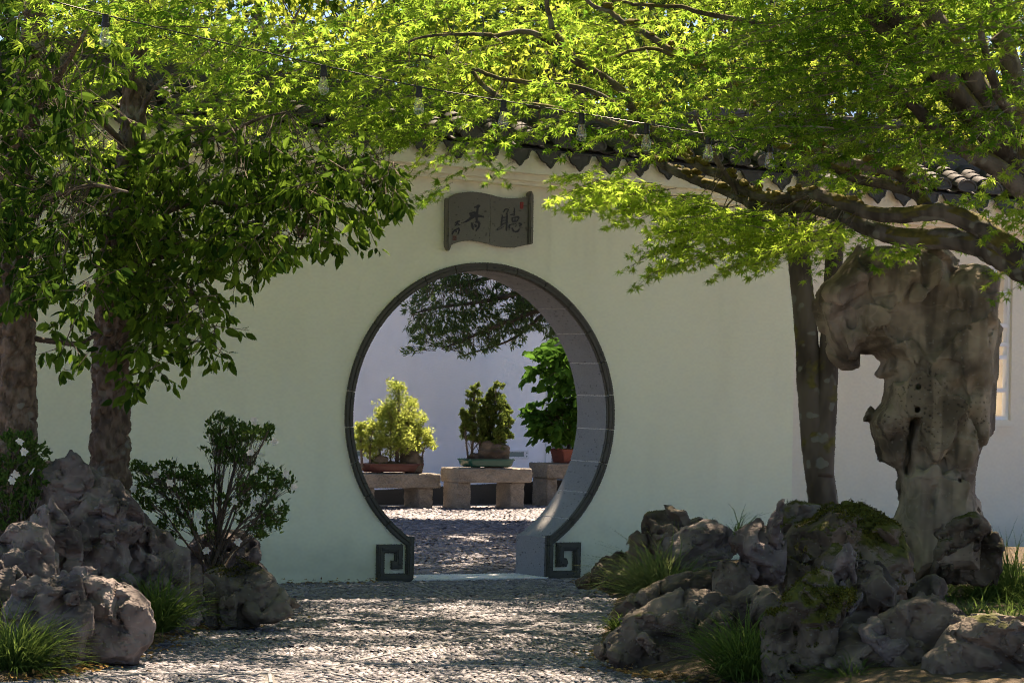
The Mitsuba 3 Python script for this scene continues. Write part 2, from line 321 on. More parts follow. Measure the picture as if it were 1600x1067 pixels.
def roof(holder, x0, x1, y0, tiles_from, dz=0, wt=WT):
    """two moulded bands, drip tiles, courses of pan and cover tiles, a ridge"""
    def band(ya, yb, za, zb, name, mat):
        v = []
        for x in (x0, x1):
            for (y, z) in ((ya, za), (yb, za), (yb, zb), (ya, zb)): v.append([x, y0 + y, eave(x) + dz + z])
        f = [[0, 1, 2], [0, 2, 3], [4, 6, 5], [4, 7, 6]]
        for k in range(4):
            l = (k + 1) % 4; f += [[k, k + 4, l + 4], [k, l + 4, l]]
        m = M(v, f); m.fix_normals(); return put(name, m, mat, holder)
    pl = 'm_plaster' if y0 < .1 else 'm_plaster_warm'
    band(-.10, .02, -.245, -.215, 'cornice', pl); band(-.15, .021, -.2149, -.165, 'cornice', pl); band(EY + .035, .022, -.1649, .005, 'cornice', pl)
    band(EY + .03, wt / 2, .006, .02, 'roof_board', 'm_ridge')
    rise, run = .20, wt / 2 - EY; ang = math.degrees(math.atan2(rise, run))
    rf = holder + '__roof'
    # sloping bed under the tiles, both sides
    v, f = [], []
    for x in (x0, x1):
        z = eave(x) + dz; v += [[x, y0 + EY + .03, z + .015], [x, y0 + wt / 2, z + rise], [x, y0 + wt - EY - .03, z + .015]]
    f = [[0, 1, 4], [0, 4, 3], [1, 2, 5], [1, 5, 4], [0, 3, 5], [0, 5, 2], [0, 2, 1], [3, 4, 5]]
    m = M(v, f); m.fix_normals(); put('roof', m, 'm_ridge', holder)
    th = np.radians(np.linspace(8, 172, 8)); pitch = .262
    def arc(r, up, L, t=.013, flare=1.0):
        c = [(r * math.cos(a), up * r * .75 * math.sin(a)) for a in th]; d = [((r - t) * math.cos(a), up * (r - t) * .75 * math.sin(a)) for a in th[::-1]]
        m = ext_xz(sg.Polygon(c + d), 0, L); m.vertices[:, [0, 2]] *= (1 + (flare - 1) * (1 - m.vertices[:, 1:2] / L)); return m
    cover, pan = mikit.ply(arc(.088, 1, .20, flare=1.12), 'm_tile', smooth=35), mikit.ply(arc(.100, -1, .20, flare=1.1), 'm_tile', smooth=35)
    rg = np.random.default_rng(int(abs(x0) * 10))
    u = np.linspace(-1, 1, 13)
    dp = [(.112 * a, .0) for a in u] + [(.112 * a, -.125 + .125 * abs(a) ** 1.7 - .012 * math.cos(3 * math.pi * a)) for a in u[::-1][1:-1]]
    dm = cat([ext_xz(sg.Polygon(dp), -.008, .008), ext_xz(sg.Polygon(dp).buffer(.0).difference(sg.Polygon(dp).buffer(-.012)), -.014, -.0085)])
    drip = mikit.ply(dm, 'm_tile')
    ca = np.radians(np.linspace(0, 180, 13)); cp = [(.100 * math.cos(a), .080 * math.sin(a)) for a in ca] + [(-.085, -.022), (0, -.034), (.085, -.022)]
    cm = cat([ext_xz(sg.Polygon(cp), -.006, .008), ext_xz(sg.Polygon(cp).difference(sg.Polygon(cp).buffer(-.014)), -.014, -.0065)])
    endcap = mikit.ply(cm, 'm_tile')
    steps = 5; sl = math.hypot(rise, run); n = int((x1 - tiles_from) / pitch)
    for i in range(n):
        x = tiles_from + (i + .5) * pitch
        for half, src, name, lift in ((0, cover, 'cover_tile', .052), (pitch / 2, pan, 'pan_tile', .088)):
            if x + half > x1 - .08: continue
            for k in range(steps):
                xx, s = x + half, k * (sl - .05) / steps
                j = rg.normal(0, .006, 3); z = eave(xx) + dz + s * math.sin(math.radians(ang)) + lift + .02
                y = y0 + EY + s * math.cos(math.radians(ang))
                copy_of(name, src, T().translate([xx + j[0], y + j[1], z + j[2] * .5]).rotate([1, 0, 0], ang - 5 + 60 * j[1]).rotate([0, 0, 1], 130 * j[2]), rf)
        j = rg.normal(0, .004, 2)
        copy_of('drip_tile', drip, T().translate([x + pitch / 2, y0 + EY - .004 + j[0], eave(x + pitch / 2) + dz + .008]).rotate([1, 0, 0], -12 + 400 * j[1]).rotate([0, 1, 0], 300 * j[1]), rf)
        copy_of('end_cap_tile', endcap, T().translate([x, y0 + EY - .016 + j[0], eave(x) + dz + .073]).rotate([1, 0, 0], -8 + 300 * j[1]), rf)
    # back slope and the far end, where no tile can be told apart
    put('ridge', (lambda v: M(v, trimesh.creation.box().faces))(np.array([[x, y0 + wt / 2 + y, eave(x) + dz + z] for x in (x0, x1) for y in (-.085, .085) for z in (rise - .02, rise + .20)])), 'm_ridge', rf)
    put('ridge_cap', (lambda v: M(v, trimesh.creation.box().faces))(np.array([[x, y0 + wt / 2 + y, eave(x) + dz + z] for x in (x0, x1) for y in (-.105, .105) for z in (rise + .2005, rise + .225)])), 'm_ridge', rf)
roof(gw, XL, XR + .25, 0, -4.6)

# ------------------------------------------------------------------ the wall on the right with its lattice window
Y2 = .35
w2 = thing('garden_wall', 'warm white garden wall at the right with a lattice window', 'wall')
wx0, wz0 = aty(1486, 655, Y2)[[0, 2]]; wx1, wz1 = aty(1583, 415, Y2)[[0, 2]]
hole = sg.box(wx0, wz0, wx1, wz1)
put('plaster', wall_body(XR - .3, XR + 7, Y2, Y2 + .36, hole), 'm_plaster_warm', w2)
roof(w2, XR + .252, XR + 7, Y2, XR + .3)
lw = w2 + '__lattice_window'
solid('m_white', [.72, .72, .74], .7)
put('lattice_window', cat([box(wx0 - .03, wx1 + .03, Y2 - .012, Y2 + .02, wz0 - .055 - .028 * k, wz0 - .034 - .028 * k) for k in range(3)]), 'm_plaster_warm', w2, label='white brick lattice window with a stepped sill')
W_, H_ = wx1 - wx0, wz1 - wz0
cols = [.015, .26, .5, .74, .985]
bars = []
for k, c in enumerate(cols): bars.append((wx0 + c * W_ - .019, wx0 + c * W_ + .019, wz0, wz1))
rg = np.random.default_rng(3)
for k in range(4):
    zz = [.012] + sorted(rg.choice(np.arange(1, 10), 5, replace=False) / 10 + rg.uniform(-.02, .02, 5)) + [.988]
    for z in zz: bars.append((wx0 + cols[k] * W_ + .0195, wx0 + cols[k + 1] * W_ - .0195, wz0 + z * H_ - .017, wz0 + z * H_ + .017))
for (x0, x1, z0, z1) in bars: put('lattice_bar', box(x0, x1, Y2 + .03, Y2 + .085, z0, z1), 'm_white', lw)

# ------------------------------------------------------------------ stone plaque in the shape of an unrolled scroll
def PQ(u, v): q = aty(660 + u / 7.62, 270 + v / 7.62, -.03); return q[0], q[2]
pq = thing('stone_plaque', 'grey stone plaque shaped like an unrolled scroll above the moon gate', 'plaque')
topc = [(325, 305), (350, 280), (400, 255), (450, 240), (560, 229), (640, 232), (700, 240), (800, 262), (900, 290), (1000, 305), (1100, 306), (1180, 298), (1250, 282)]
botc = [(325, 868), (380, 842), (450, 820), (560, 808), (640, 814), (700, 825), (800, 850), (900, 878), (1000, 889), (1090, 892), (1180, 872), (1250, 856)]
full = sg.Polygon([PQ(*q) for q in topc + botc[::-1]])
def clip(u0, u1):
    a, b = PQ(u0, 500)[0], PQ(u1, 500)[0]; return full.intersection(sg.box(a, 0, b, 9))
put('panel', ext_xz(clip(327, 796), -.040, .002), 'm_slate', pq); put('panel', ext_xz(clip(803, 1247), -.040, .002), 'm_slate', pq)
put('seam', ext_xz(clip(790, 1249), -.034, .001), 'm_mortar', pq)
for pts in ([(280, 330), (292, 304), (326, 300), (332, 480), (330, 868), (304, 930), (278, 880)], [(1252, 282), (1262, 245), (1283, 222), (1308, 268), (1308, 300), (1300, 848), (1256, 858)]):
    put('roll', cat([ext_xz(sg.Polygon([PQ(*q) for q in pts]), -.052, .0025), ext_xz(sg.Polygon([PQ(*q) for q in pts]).buffer(-.009), -.062, -.0525)]), 'm_slate', pq)
def brush(strokes, s, ox, oy, name, mat='m_ink'):
    """strokes: lists of (u, v, half width) in the plaque's own drawing"""
    shp = []
    for st in strokes:
        L = smooth_line(np.array(st, float), 5); pts = [np.array(PQ(ox + a * s, oy + b * s)) for a, b, w in L]; k = abs(PQ(0, 0)[0] - PQ(s, 0)[0])
        for (p, q, a, b) in zip(pts[:-1], pts[1:], L[:-1, 2], L[1:, 2]): shp.append(sg.Point(p).buffer(a * k, quad_segs=3).union(sg.Point(q).buffer(b * k, quad_segs=3)).convex_hull)
    put(name, ext_xz(shapely.union_all(shp).simplify(.0007), -.0425, -.039), mat, pq)
z1 = 7.62 / 14.23
a1x, a1y, a2x, a2y = (700 - 660) * 7.62, (310 - 270) * 7.62, (765 - 660) * 7.62, (300 - 270) * 7.62
brush([[(570, 205, 12), (640, 185, 22), (680, 175, 24)], [(650, 180, 32), (640, 260, 22), (628, 340, 26), (620, 450, 26), (625, 520, 18)], [(470, 345, 20), (545, 320, 22), (625, 335, 24)],
       [(500, 385, 26), (600, 395, 34), (700, 395, 24), (765, 415, 20)], [(610, 385, 24), (500, 440, 28), (420, 500, 20), (345, 540, 9), (280, 550, 4)],
       [(515, 565, 22), (530, 630, 24), (545, 690, 14)], [(600, 530, 16), (675, 545, 24), (670, 630, 22), (610, 715, 16)], [(575, 590, 15), (610, 615, 20), (590, 640, 12)]], z1, a1x, a1y, 'lettering')
brush([[(150, 545, 12), (200, 520, 14), (235, 510, 16)], [(205, 510, 14), (190, 560, 15), (150, 605, 11)], [(195, 560, 10), (235, 590, 15)],
       [(80, 800, 12), (105, 740, 15), (180, 690, 15), (225, 670, 16), (232, 730, 15), (210, 785, 12)], [(165, 700, 10), (170, 750, 11)]], z1, a1x, a1y, 'lettering')
brush([[(300, 440, 10), (340, 390, 14), (400, 400, 16), (350, 500, 8)], [(270, 520, 12), (260, 600, 16), (245, 740, 14)], [(375, 490, 14), (370, 600, 18), (365, 760, 20), (360, 850, 18)], [(280, 575, 14), (360, 560, 12)], [(285, 640, 13), (360, 630, 10)],
       [(250, 740, 14), (330, 690, 14), (400, 680, 8)], [(245, 760, 9), (150, 830, 6), (160, 850, 6), (230, 820, 8), (300, 765, 7)],
       [(535, 370, 10), (535, 440, 16), (525, 520, 14)], [(455, 510, 13), (540, 500, 10)], [(485, 585, 14), (500, 660, 16), (590, 650, 14), (625, 560, 18), (490, 580, 10)], [(550, 560, 10), (545, 650, 12)],
       [(430, 740, 14), (520, 710, 9), (600, 700, 6)], [(420, 760, 20), (425, 800, 16)], [(490, 820, 20), (530, 880, 14), (610, 880, 18), (640, 830, 14)], [(560, 770, 12), (585, 740, 10)], [(650, 700, 20), (690, 725, 20), (650, 760, 12)]], z1, a2x, a2y, 'lettering')
def seal(u0, v0, u1, v1, mat, bars):
    sh = sg.Polygon([PQ(u0, v0), PQ(u1, v0), PQ(u1, v1), PQ(u0, v1)])
    for (a, b, c, d) in bars: sh = sh.difference(sg.Polygon([PQ(a, b), PQ(c, b), PQ(c, d), PQ(a, d)]))
    put('seal', ext_xz(sh, -.0418, -.039), mat, pq)
seal(1155, 352, 1193, 432, 'm_red', [(1164, 366, 1176, 380), (1172, 396, 1184, 402), (1164, 412, 1180, 418)])
seal(352, 752, 398, 806, 'm_red_faded', [(362, 764, 372, 790), (380, 770, 390, 776), (380, 786, 388, 798)])
# ------------------------------------------------------------------ rocks
from scipy.spatial import cKDTree
def surface_nets(F, o, h):
    n = np.array(F.shape) - 1; S = F < 0
    acc = np.zeros((*n, 3)); cnt = np.zeros(n)
    def sl(c): return tuple(slice(c[k], c[k] + n[k]) for k in range(3))
    for a in range(3):
        for b in np.ndindex(2, 2):
            c0 = np.zeros(3, int); c0[[k for k in range(3) if k != a]] = b; c1 = c0.copy(); c1[a] = 1
            f0, f1 = F[sl(c0)], F[sl(c1)]; m = S[sl(c0)] != S[sl(c1)]
            t = f0[m] / (f0[m] - f1[m]); p = np.broadcast_to(c0, (len(t), 3)).astype(float).copy(); p[:, a] = t
            acc[m] += p; cnt[m] += 1
    act = cnt > 0; idx = -np.ones(n, int); idx[act] = np.arange(act.sum())
    V = (acc[act] / cnt[act][:, None] + np.argwhere(act)) * h + o
    faces = []
    for a in range(3):
        b, c = (a + 1) % 3, (a + 2) % 3
        s0 = [slice(0, n[k]) for k in range(3)]; s0[b] = slice(1, n[b]); s0[c] = slice(1, n[c]); s1 = list(s0); s1[a] = slice(1, n[a] + 1)
        m = S[tuple(s0)] != S[tuple(s1)]; p = np.argwhere(m); inside = S[tuple(s0)][m]
        p[:, b] += 1; p[:, c] += 1
        q = []
        for db, dc in ((0, 0), (1, 0), (1, 1), (0, 1)):
            r = p.copy(); r[:, b] -= db; r[:, c] -= dc; q.append(idx[r[:, 0], r[:, 1], r[:, 2]])
        q = np.stack(q, 1); q[~inside] = q[~inside][:, ::-1]
        faces.append(q[(q >= 0).all(1)])
    q = np.vstack(faces)
    return M(V, np.vstack([q[:, [0, 1, 2]], q[:, [0, 2, 3]]]))
def gnoise(shape, h, freq, rg):
    k = [max(3, int(math.ceil(s * h * freq)) + 3) for s in shape]
    z = ndimage.zoom(rg.random(k), [(s + 2) / (q - 2.0) for s, q in zip(shape, k)], order=3)
    return np.clip(z[:shape[0], :shape[1], :shape[2]], 0, 1)
def poly_sd(pts, X, Z):
    """signed distance, positive inside"""
    d = np.full(X.shape, 1e9); c = np.zeros(X.shape, bool); n = len(pts)
    for i in range(n):
        (ax, az), (bx, bz) = pts[i], pts[(i + 1) % n]
        ex, ez = bx - ax, bz - az; t = np.clip(((X - ax) * ex + (Z - az) * ez) / (ex * ex + ez * ez + 1e-12), 0, 1)
        d = np.minimum(d, np.hypot(X - ax - t * ex, Z - az - t * ez))
        cr = ((az > Z) != (bz > Z)) & (X < (bx - ax) * (Z - az) / (bz - az + 1e-12) + ax); c ^= cr
    return np.where(c, d, -d)
def stone(px_poly, d, thick=.8, seed=0, h=.014, round_=.75, facets=9, amp=.05, cracks=.03, holes=(), grooves=(), lumps=3.0, rnd=.5, pits=.45, blocks=.20, flutes=0):
    """a weathered stone with the given outline as seen at distance d, as deep as it is wide"""
    rg = np.random.default_rng(seed)
    P = np.array([atd(x, y, d) for x, y in px_poly]); O = P.mean(0)
    pts = np.stack([(P - O) @ VR, P[:, 2]], 1)
    lo, hi = pts.min(0), pts.max(0); size = hi - lo; th = thick * .5 * min(size[0], size[1] * 1.2)
    pad = .07; us = np.arange(lo[0] - pad, hi[0] + pad, h); zs = np.arange(lo[1] - pad, hi[1] + pad, h); vs = np.arange(-th - pad, th + pad, h)
    sd = poly_sd(pts, us[:, None] + 0 * zs[None], zs[None] + 0 * us[:, None]); bv = round_ * sd.max()
    prof = th * np.sqrt(1 - (1 - np.clip((sd + .022) / bv, 0, 1)) ** 2); prof = np.where(sd > -.022, prof, (sd + .022) * 1.6)
    U, Vv, Z = us[:, None, None], vs[None, :, None], zs[None, None, :]
    F = np.abs(Vv) - prof[:, None, :]
    shape = F.shape; sc = min(size)
    n1, n2, n3 = gnoise(shape, h, lumps, rg), gnoise(shape, h, lumps * 3.2, rg), gnoise(shape, h, 22, rg)
    c = np.array([0, 0, (lo[1] + hi[1]) / 2]); wob = .04 * sc * (n1 - .5) + .02 * sc * (n2 - .5)
    for k in range(int(facets * 1.6)):
        nrm = rg.normal(size=3) * [.75, 1, .8]; nrm[1] = -abs(nrm[1]) - .25; nrm /= np.linalg.norm(nrm)
        sup = abs(nrm[0]) * size[0] / 2 + abs(nrm[1]) * th + abs(nrm[2]) * size[1] / 2
        F = np.maximum(F, nrm[0] * (U - c[0]) + nrm[1] * Vv + nrm[2] * (Z - c[2]) - sup * rg.uniform(.58, .86) + wob)
    # broken faces: two sizes of blocks, each face tilted and set in or out its own way, with fissures between
    near = np.abs(F) < amp * 2.4 + .03; G = np.argwhere(near); P3 = np.stack([us[G[:, 0]], vs[G[:, 1]], zs[G[:, 2]]], 1)
    wv = np.stack([n1[near] - .5, n2[near] - .5, n3[near] - .5], 1); acc = np.zeros(len(P3))
    for cell, a_, t_, cr_, wd in ((blocks, amp * 1.0, .34, cracks, .016), (blocks * .42, amp * .38, .26, cracks * .45, .010)):
        vol = (size[0] + .1) * (2 * th + .1) * (size[1] + .1); m_ = int(np.clip(vol / cell ** 3, 6, 2500))
        S = np.stack([rg.uniform(lo[0] - .05, hi[0] + .05, m_), rg.uniform(-th - .05, th + .05, m_), rg.uniform(lo[1] - .05, hi[1] + .05, m_)], 1)
        Q = P3 + cell * (.55 * wv[:, :1] * [1, .6, .5] + .30 * wv[:, 1:2] * [.4, 1, .8]); dd, ii = cKDTree(S).query(Q, k=2)
        off, gr = rg.uniform(-1, 1, m_), rg.normal(0, 1, (m_, 3))
        i0 = ii[:, 0]; acc += a_ * off[i0] * .8 + t_ * np.clip(((Q - S[i0]) * gr[i0]).sum(1), -cell * .8, cell * .8) + cr_ * np.exp(-((dd[:, 1] - dd[:, 0]) / wd) ** 2) * (rg.random(m_)[i0] < .75)
    F[near] += acc
    r2 = np.abs(gnoise(shape, h, lumps * 2.6, rg) - .5); r3 = np.abs(gnoise(shape, h, lumps * 6, rg) - .5)
    r4 = np.abs(n3 - .5); n5 = gnoise(shape, h, lumps * 4.5, rg)
    F = F + amp * .5 * (n1 - .5) + amp * .4 * (n2 - .5) + amp * .8 * (r2 - .12) - amp * .6 * (r3 - .12) - amp * .4 * (r4 - .12) + amp * pits * np.clip((n5 - .66) * 9, 0, 1)
    if flutes:
        q = gnoise((shape[0], shape[1], max(8, shape[2] // 7)), h, 15, rg); q = ndimage.zoom(q, [1, 1, shape[2] / q.shape[2]], order=1)[:, :, :shape[2]]
        q2 = gnoise((shape[0], shape[1], max(8, shape[2] // 4)), h, 6, rg); q2 = ndimage.zoom(q2, [1, 1, shape[2] / q2.shape[2]], order=1)[:, :, :shape[2]]
        F = F + flutes * ((np.abs(q - .5) * -1.0 + .12) + 1.2 * (q2 - .5)) * (Vv < th * .5) * np.clip(sd / .10, .12, 1)[:, None, :]
    for (x, y, rpx, deep) in holes:
        q = atd(x, y, d); u0, z0, r0 = (q - O) @ VR, q[2], rpx * d / FPX
        F = np.maximum(F, np.minimum(r0 - np.hypot(U - u0, Z - z0) + .012 * (n2 - .5), (-th * 2 + deep) * 0 + (deep - (Vv + prof[:, None, :]))))
    for (line, rpx, deep) in grooves:
        g = np.full((len(us), len(zs)), 1e9); L = [((atd(x, y, d) - O) @ VR, atd(x, y, d)[2]) for x, y in line]
        for (ax, az), (bx, bz) in zip(L[:-1], L[1:]):
            ex, ez = bx - ax, bz - az; X, ZZ = us[:, None], zs[None]; t = np.clip(((X - ax) * ex + (ZZ - az) * ez) / (ex * ex + ez * ez + 1e-9), 0, 1)
            g = np.minimum(g, np.hypot(X - ax - t * ex, ZZ - az - t * ez))
        r0 = rpx * d / FPX; F = F + (deep * np.exp(-(g / r0) ** 2))[:, None, :] * (Vv < th * .25)
    F[[0, -1]] = F[:, [0, -1]] = F[:, :, [0, -1]] = np.maximum(F.max(), .1)
    m = surface_nets(F, np.array([us[0], vs[0], zs[0]]), h)
    v = m.vertices; W = O[None] * [1, 1, 0] + v[:, :1] * VR + v[:, 1:2] * VF + v[:, 2:] * [0, 0, 1.0]
    parts = m.split(only_watertight=False) if False else None
    return M(W, m.faces)
def c_rock(lo, hi, moss=.0, mossz=.35, stain=.5, streak=0):
    def fn(p, n, uv):
        a = fbm(p.x * 5, p.y * 5, p.z * 5, 4); b = fbm(p.x * 19 + 7, p.y * 19, p.z * 13, 3)
        c = mix(lo, hi, sstep(.25, .75, a)) * (.80 + .4 * b)
        vein = sstep(.030, .0, dr.abs(fbm(p.x * 4.1 + 3, p.y * 4.1, p.z * 6.3, 3) - .5))
        c = mix(c, [hi[0] * 1.5, hi[1] * 1.5, hi[2] * 1.5], .16 * vein)
        s = sstep(.58, .72, fbm(p.x * 6.7, p.y * 6.7 + 5, p.z * 3.4, 3)); c = c * (1 - stain * s)
        if streak: c = c * (1 - streak * sstep(.48, .66, fbm(p.x * 13, p.y * 13, p.z * 1.4, 3))) * mix([1, 1, 1], [.98, 1.0, .88], sstep(.4, .6, fbm(p.x * 2.6, p.y * 2.6, p.z * 1.1 + 3, 2)))
        spot = sstep(.80, .90, noise(p.x * 60, p.y * 60, p.z * 60)); c = mix(c, [.26, .26, .22], .25 * spot)
        pit = sstep(.60, .75, fbm(p.x * 2.2 + 9, p.y * 2.2, p.z * 2.2, 2)) * sstep(.72, .84, noise(p.x * 75 + 9, p.y * 75, p.z * 75)); c = c * (1 - .5 * pit)
        if moss:
            m = sstep(.50, .62, fbm(p.x * 4.3 + 2, p.y * 4.3, p.z * 4.3, 4) + .55 * (n.z - mossz) * .5 + moss - .5)
            c = mix(c, mix([.022, .026, .006], [.085, .085, .012], fbm(p.x * 40, p.y * 40, p.z * 40, 2)), m)
        return c
    return fn
def b_rock(p, n, uv):
    return fbm(p.x * 16, p.y * 16, p.z * 16, 4) - .5 * sstep(.60, .75, fbm(p.x * 2.2 + 9, p.y * 2.2, p.z * 2.2, 2)) * sstep(.72, .84, noise(p.x * 75 + 9, p.y * 75, p.z * 75)) + .35 * speck(p, 110) + .5 * dr.abs(fbm(p.x * 9, p.y * 9, p.z * 9, 3) - .5)
solid('m_rock', c_rock([.056, .045, .043], [.195, .162, .152]), .85, b_rock, .028)
solid('m_rock_moss', c_rock([.046, .038, .032], [.160, .135, .112], .40), .88, b_rock, .028)
solid('m_rock_brown', c_rock([.048, .037, .030], [.155, .125, .100], .27), .88, b_rock, .028)
solid('m_rock_mossy', c_rock([.042, .032, .024], [.14, .112, .085], .46, .3, .65), .9, b_rock, .03)
solid('m_rock_tall', c_rock([.115, .091, .066], [.280, .230, .178], .08, .5, .45, .42), .85, b_rock, .028)
def rock(poly, d, mat, label, group, **kw):
    m = stone(poly, d, **kw)
    key = put('rock', m, mat, smooth=38, label=label, cat='rock', group=group)
    if 'moss' in mat: MOSSY.append((key, m))
MOSSY = []
GL, GR = 'rocks of the left rockery', 'rocks of the right rockery'
# left rockery
rock([(68, 775), (75, 732), (85, 722), (105, 723), (118, 715), (140, 730), (149, 745), (150, 775), (128, 800), (118, 830), (95, 900), (70, 880), (60, 820)], 17.4, 'm_rock', 'peaked grey boulder at the top of the left rockery before the bark covered trunk', GL, seed=1, facets=7, thick=.9)
rock([(140, 750), (160, 746), (183, 751), (196, 772), (214, 795), (220, 818), (203, 838), (192, 850), (196, 880), (190, 930), (110, 930), (106, 860), (112, 812), (130, 790)], 17.3, 'm_rock', 'broad grey boulder with a cream sunlit shoulder below the second trunk', GL, seed=22, facets=8, grooves=[([(135, 800), (185, 812), (218, 808)], 5, .03), ([(120, 850), (165, 842), (200, 850)], 5, .03)])
rock([(198, 775), (222, 805), (246, 833), (262, 836), (276, 862), (285, 900), (275, 940), (190, 945), (182, 880), (215, 830), (205, 800)], 17.6, 'm_rock', 'tall ribbed grey slab leaning down to the right of the left rockery', GL, seed=3, facets=5, cracks=.05, grooves=[([(232, 830), (225, 930)], 5, .06), ([(252, 845), (258, 930)], 4, .05)])
rock([(52, 812), (58, 795), (75, 788), (102, 810), (118, 832), (126, 870), (124, 915), (80, 920), (72, 870), (60, 835)], 16.8, 'm_rock', 'smooth rounded grey boulder with a dark hollow near the left edge', GL, seed=4, facets=4, grooves=[([(72, 872), (122, 868)], 6, .07)])
rock([(-30, 858), (0, 846), (22, 824), (46, 820), (66, 832), (80, 848), (86, 905), (60, 930), (-30, 930)], 16.4, 'm_rock', 'pale veined rock with sunlit ridge at the left edge of the picture', GL, seed=5, facets=8, cracks=.05)
rock([(-40, 885), (0, 880), (22, 888), (32, 905), (30, 940), (10, 985), (-40, 990)], 15.9, 'm_rock', 'dark grey rock cut off by the left edge above the grass tuft', GL, seed=6, facets=6)
rock([(20, 915), (60, 898), (85, 900), (118, 905), (130, 940), (128, 990), (118, 1045), (60, 1050), (15, 1010)], 15.6, 'm_rock', 'upright flat faced grey rock in front with a bright right edge', GL, seed=7, facets=6, rnd=.3, round_=.5)
rock([(85, 905), (110, 900), (160, 907), (200, 918), (228, 942), (237, 975), (230, 1000), (208, 1030), (150, 1042), (100, 1045)], 15.9, 'm_rock', 'large pitted grey boulder lying lowest of the left rockery by the pavement', GL, seed=8, facets=9, cracks=.045, amp=.05)
rock([(262, 862), (270, 848), (290, 880), (306, 908), (314, 935), (304, 970), (285, 981), (266, 972), (258, 920)], 17.9, 'm_rock', 'slender pale rock with a sunlit white flank between grass and mossy rock', GL, seed=9, facets=5, cracks=.04)
rock([(300, 905), (330, 893), (352, 884), (382, 879), (408, 889), (424, 905), (420, 950), (400, 976), (345, 982), (308, 976)], 18.3, 'm_rock_moss', 'low rugged grey rock with moss at the foot of the shrub', GL, seed=10, facets=9, cracks=.04)
rock([(392, 925), (418, 912), (440, 922), (452, 945), (460, 958), (440, 970), (402, 974), (384, 955)], 18.25, 'm_rock_moss', 'small mossy rock at the right end of the left rockery', GL, seed=11, facets=6)
rock([(285, 885), (300, 850), (330, 832), (380, 832), (402, 850), (410, 880), (416, 925), (330, 930), (285, 920)], 19.2, 'm_rock', 'dark grey rock behind the stems of the shrub', GL, seed=12, facets=7)
# right rockery
rock([(1003, 822), (1010, 806), (1040, 800), (1068, 803), (1076, 818), (1093, 812), (1094, 828), (1080, 880), (1010, 880)], 20.6, 'm_rock_brown', 'brown two lobed rock standing against the wall right of the gate', GR, seed=13, facets=6, grooves=[([(1076, 820), (1060, 870)], 5, .06)])
rock([(972, 880), (976, 860), (986, 840), (1003, 831), (1012, 860), (1018, 900), (975, 900)], 20.5, 'm_rock_brown', 'small brown rock leaning at the foot of the two lobed rock', GR, seed=14, facets=6)
rock([(908, 912), (918, 898), (936, 884), (950, 875), (985, 870), (1004, 876), (1012, 900), (992, 915), (950, 918)], 21.6, 'm_rock_brown', 'low dark rock next to the right fret of the gate', GR, seed=15, facets=7, thick=.6)
rock([(1043, 852), (1070, 830), (1096, 822), (1130, 824), (1150, 832), (1152, 860), (1124, 885), (1110, 900), (1068, 902), (1052, 884)], 18.4, 'm_rock', 'flat topped pale boulder lit by the sun above the grass clump', GR, seed=16, facets=6, thick=.9)
rock([(970, 950), (985, 932), (1010, 920), (1050, 903), (1080, 896), (1102, 902), (1128, 898), (1125, 940), (1050, 960), (985, 960)], 17.6, 'm_rock_brown', 'long low rock between the sunlit grass and the big front boulder', GR, seed=17, facets=7)
rock([(936, 1024), (955, 996), (980, 974), (1002, 958), (1022, 942), (1050, 932), (1090, 924), (1130, 932), (1145, 958), (1142, 990), (1127, 1025), (1112, 1055), (1050, 1062), (1000, 1055), (960, 1036)], 16.2, 'm_rock_brown', 'big rough brown boulder at the corner of the pavement', GR, seed=18, facets=10, cracks=.05, amp=.055)
rock([(1115, 880), (1120, 855), (1136, 846), (1152, 852), (1162, 885), (1177, 920), (1182, 955), (1150, 965), (1120, 940)], 16.6, 'm_rock_brown', 'upright brown slab with fine vertical cracks left of the cupped rock', GR, seed=19, facets=5, grooves=[([(1130, 860), (1140, 935)], 3, .03), ([(1150, 865), (1160, 940)], 3, .035)])
rock([(1152, 853), (1175, 832), (1200, 824), (1213, 800), (1222, 784), (1232, 783), (1234, 815), (1226, 850), (1222, 890), (1200, 908), (1176, 920), (1158, 890)], 16.7, 'm_rock', 'cupped grey rock with a horn pointing up at the wall corner', GR, seed=20, facets=5, holes=[(1192, 836, 12, .05)])
rock([(1226, 830), (1230, 800), (1242, 789), (1282, 793), (1304, 806), (1300, 840), (1240, 850)], 17.4, 'm_rock_moss', 'pale smooth cap rock at the foot of the twin tree trunks', GR, seed=21, facets=5)
rock([(1218, 900), (1222, 865), (1240, 828), (1280, 814), (1298, 796), (1330, 792), (1370, 804), (1402, 824), (1414, 860), (1420, 900), (1410, 945), (1300, 950), (1225, 930)], 17.0, 'm_rock_mossy', 'wide boulder overgrown with moss left of the tall standing stone', GR, seed=23, facets=8, thick=.9)
rock([(1286, 920), (1300, 885), (1314, 868), (1325, 862), (1336, 872), (1341, 895), (1334, 925), (1316, 955), (1300, 985), (1280, 975)], 15.5, 'm_rock', 'leaf shaped pale rock standing upright in the middle of the right rockery', GR, seed=24, facets=3, cracks=.015, amp=.03)
rock([(1200, 1085), (1196, 1010), (1212, 965), (1240, 925), (1270, 900), (1300, 895), (1318, 930), (1305, 985), (1300, 1040), (1296, 1085)], 15.3, 'm_rock_mossy', 'dark pitted rock below the leaf shaped rock', GR, seed=25, facets=7, cracks=.06, amp=.06, grooves=[([(1240, 985), (1255, 1060)], 10, .08)])
rock([(1325, 890), (1345, 878), (1375, 886), (1392, 920), (1392, 975), (1350, 1005), (1300, 1015), (1308, 960)], 15.9, 'm_rock_brown', 'shadowed dark rock right of the leaf shaped rock', GR, seed=26, facets=6)
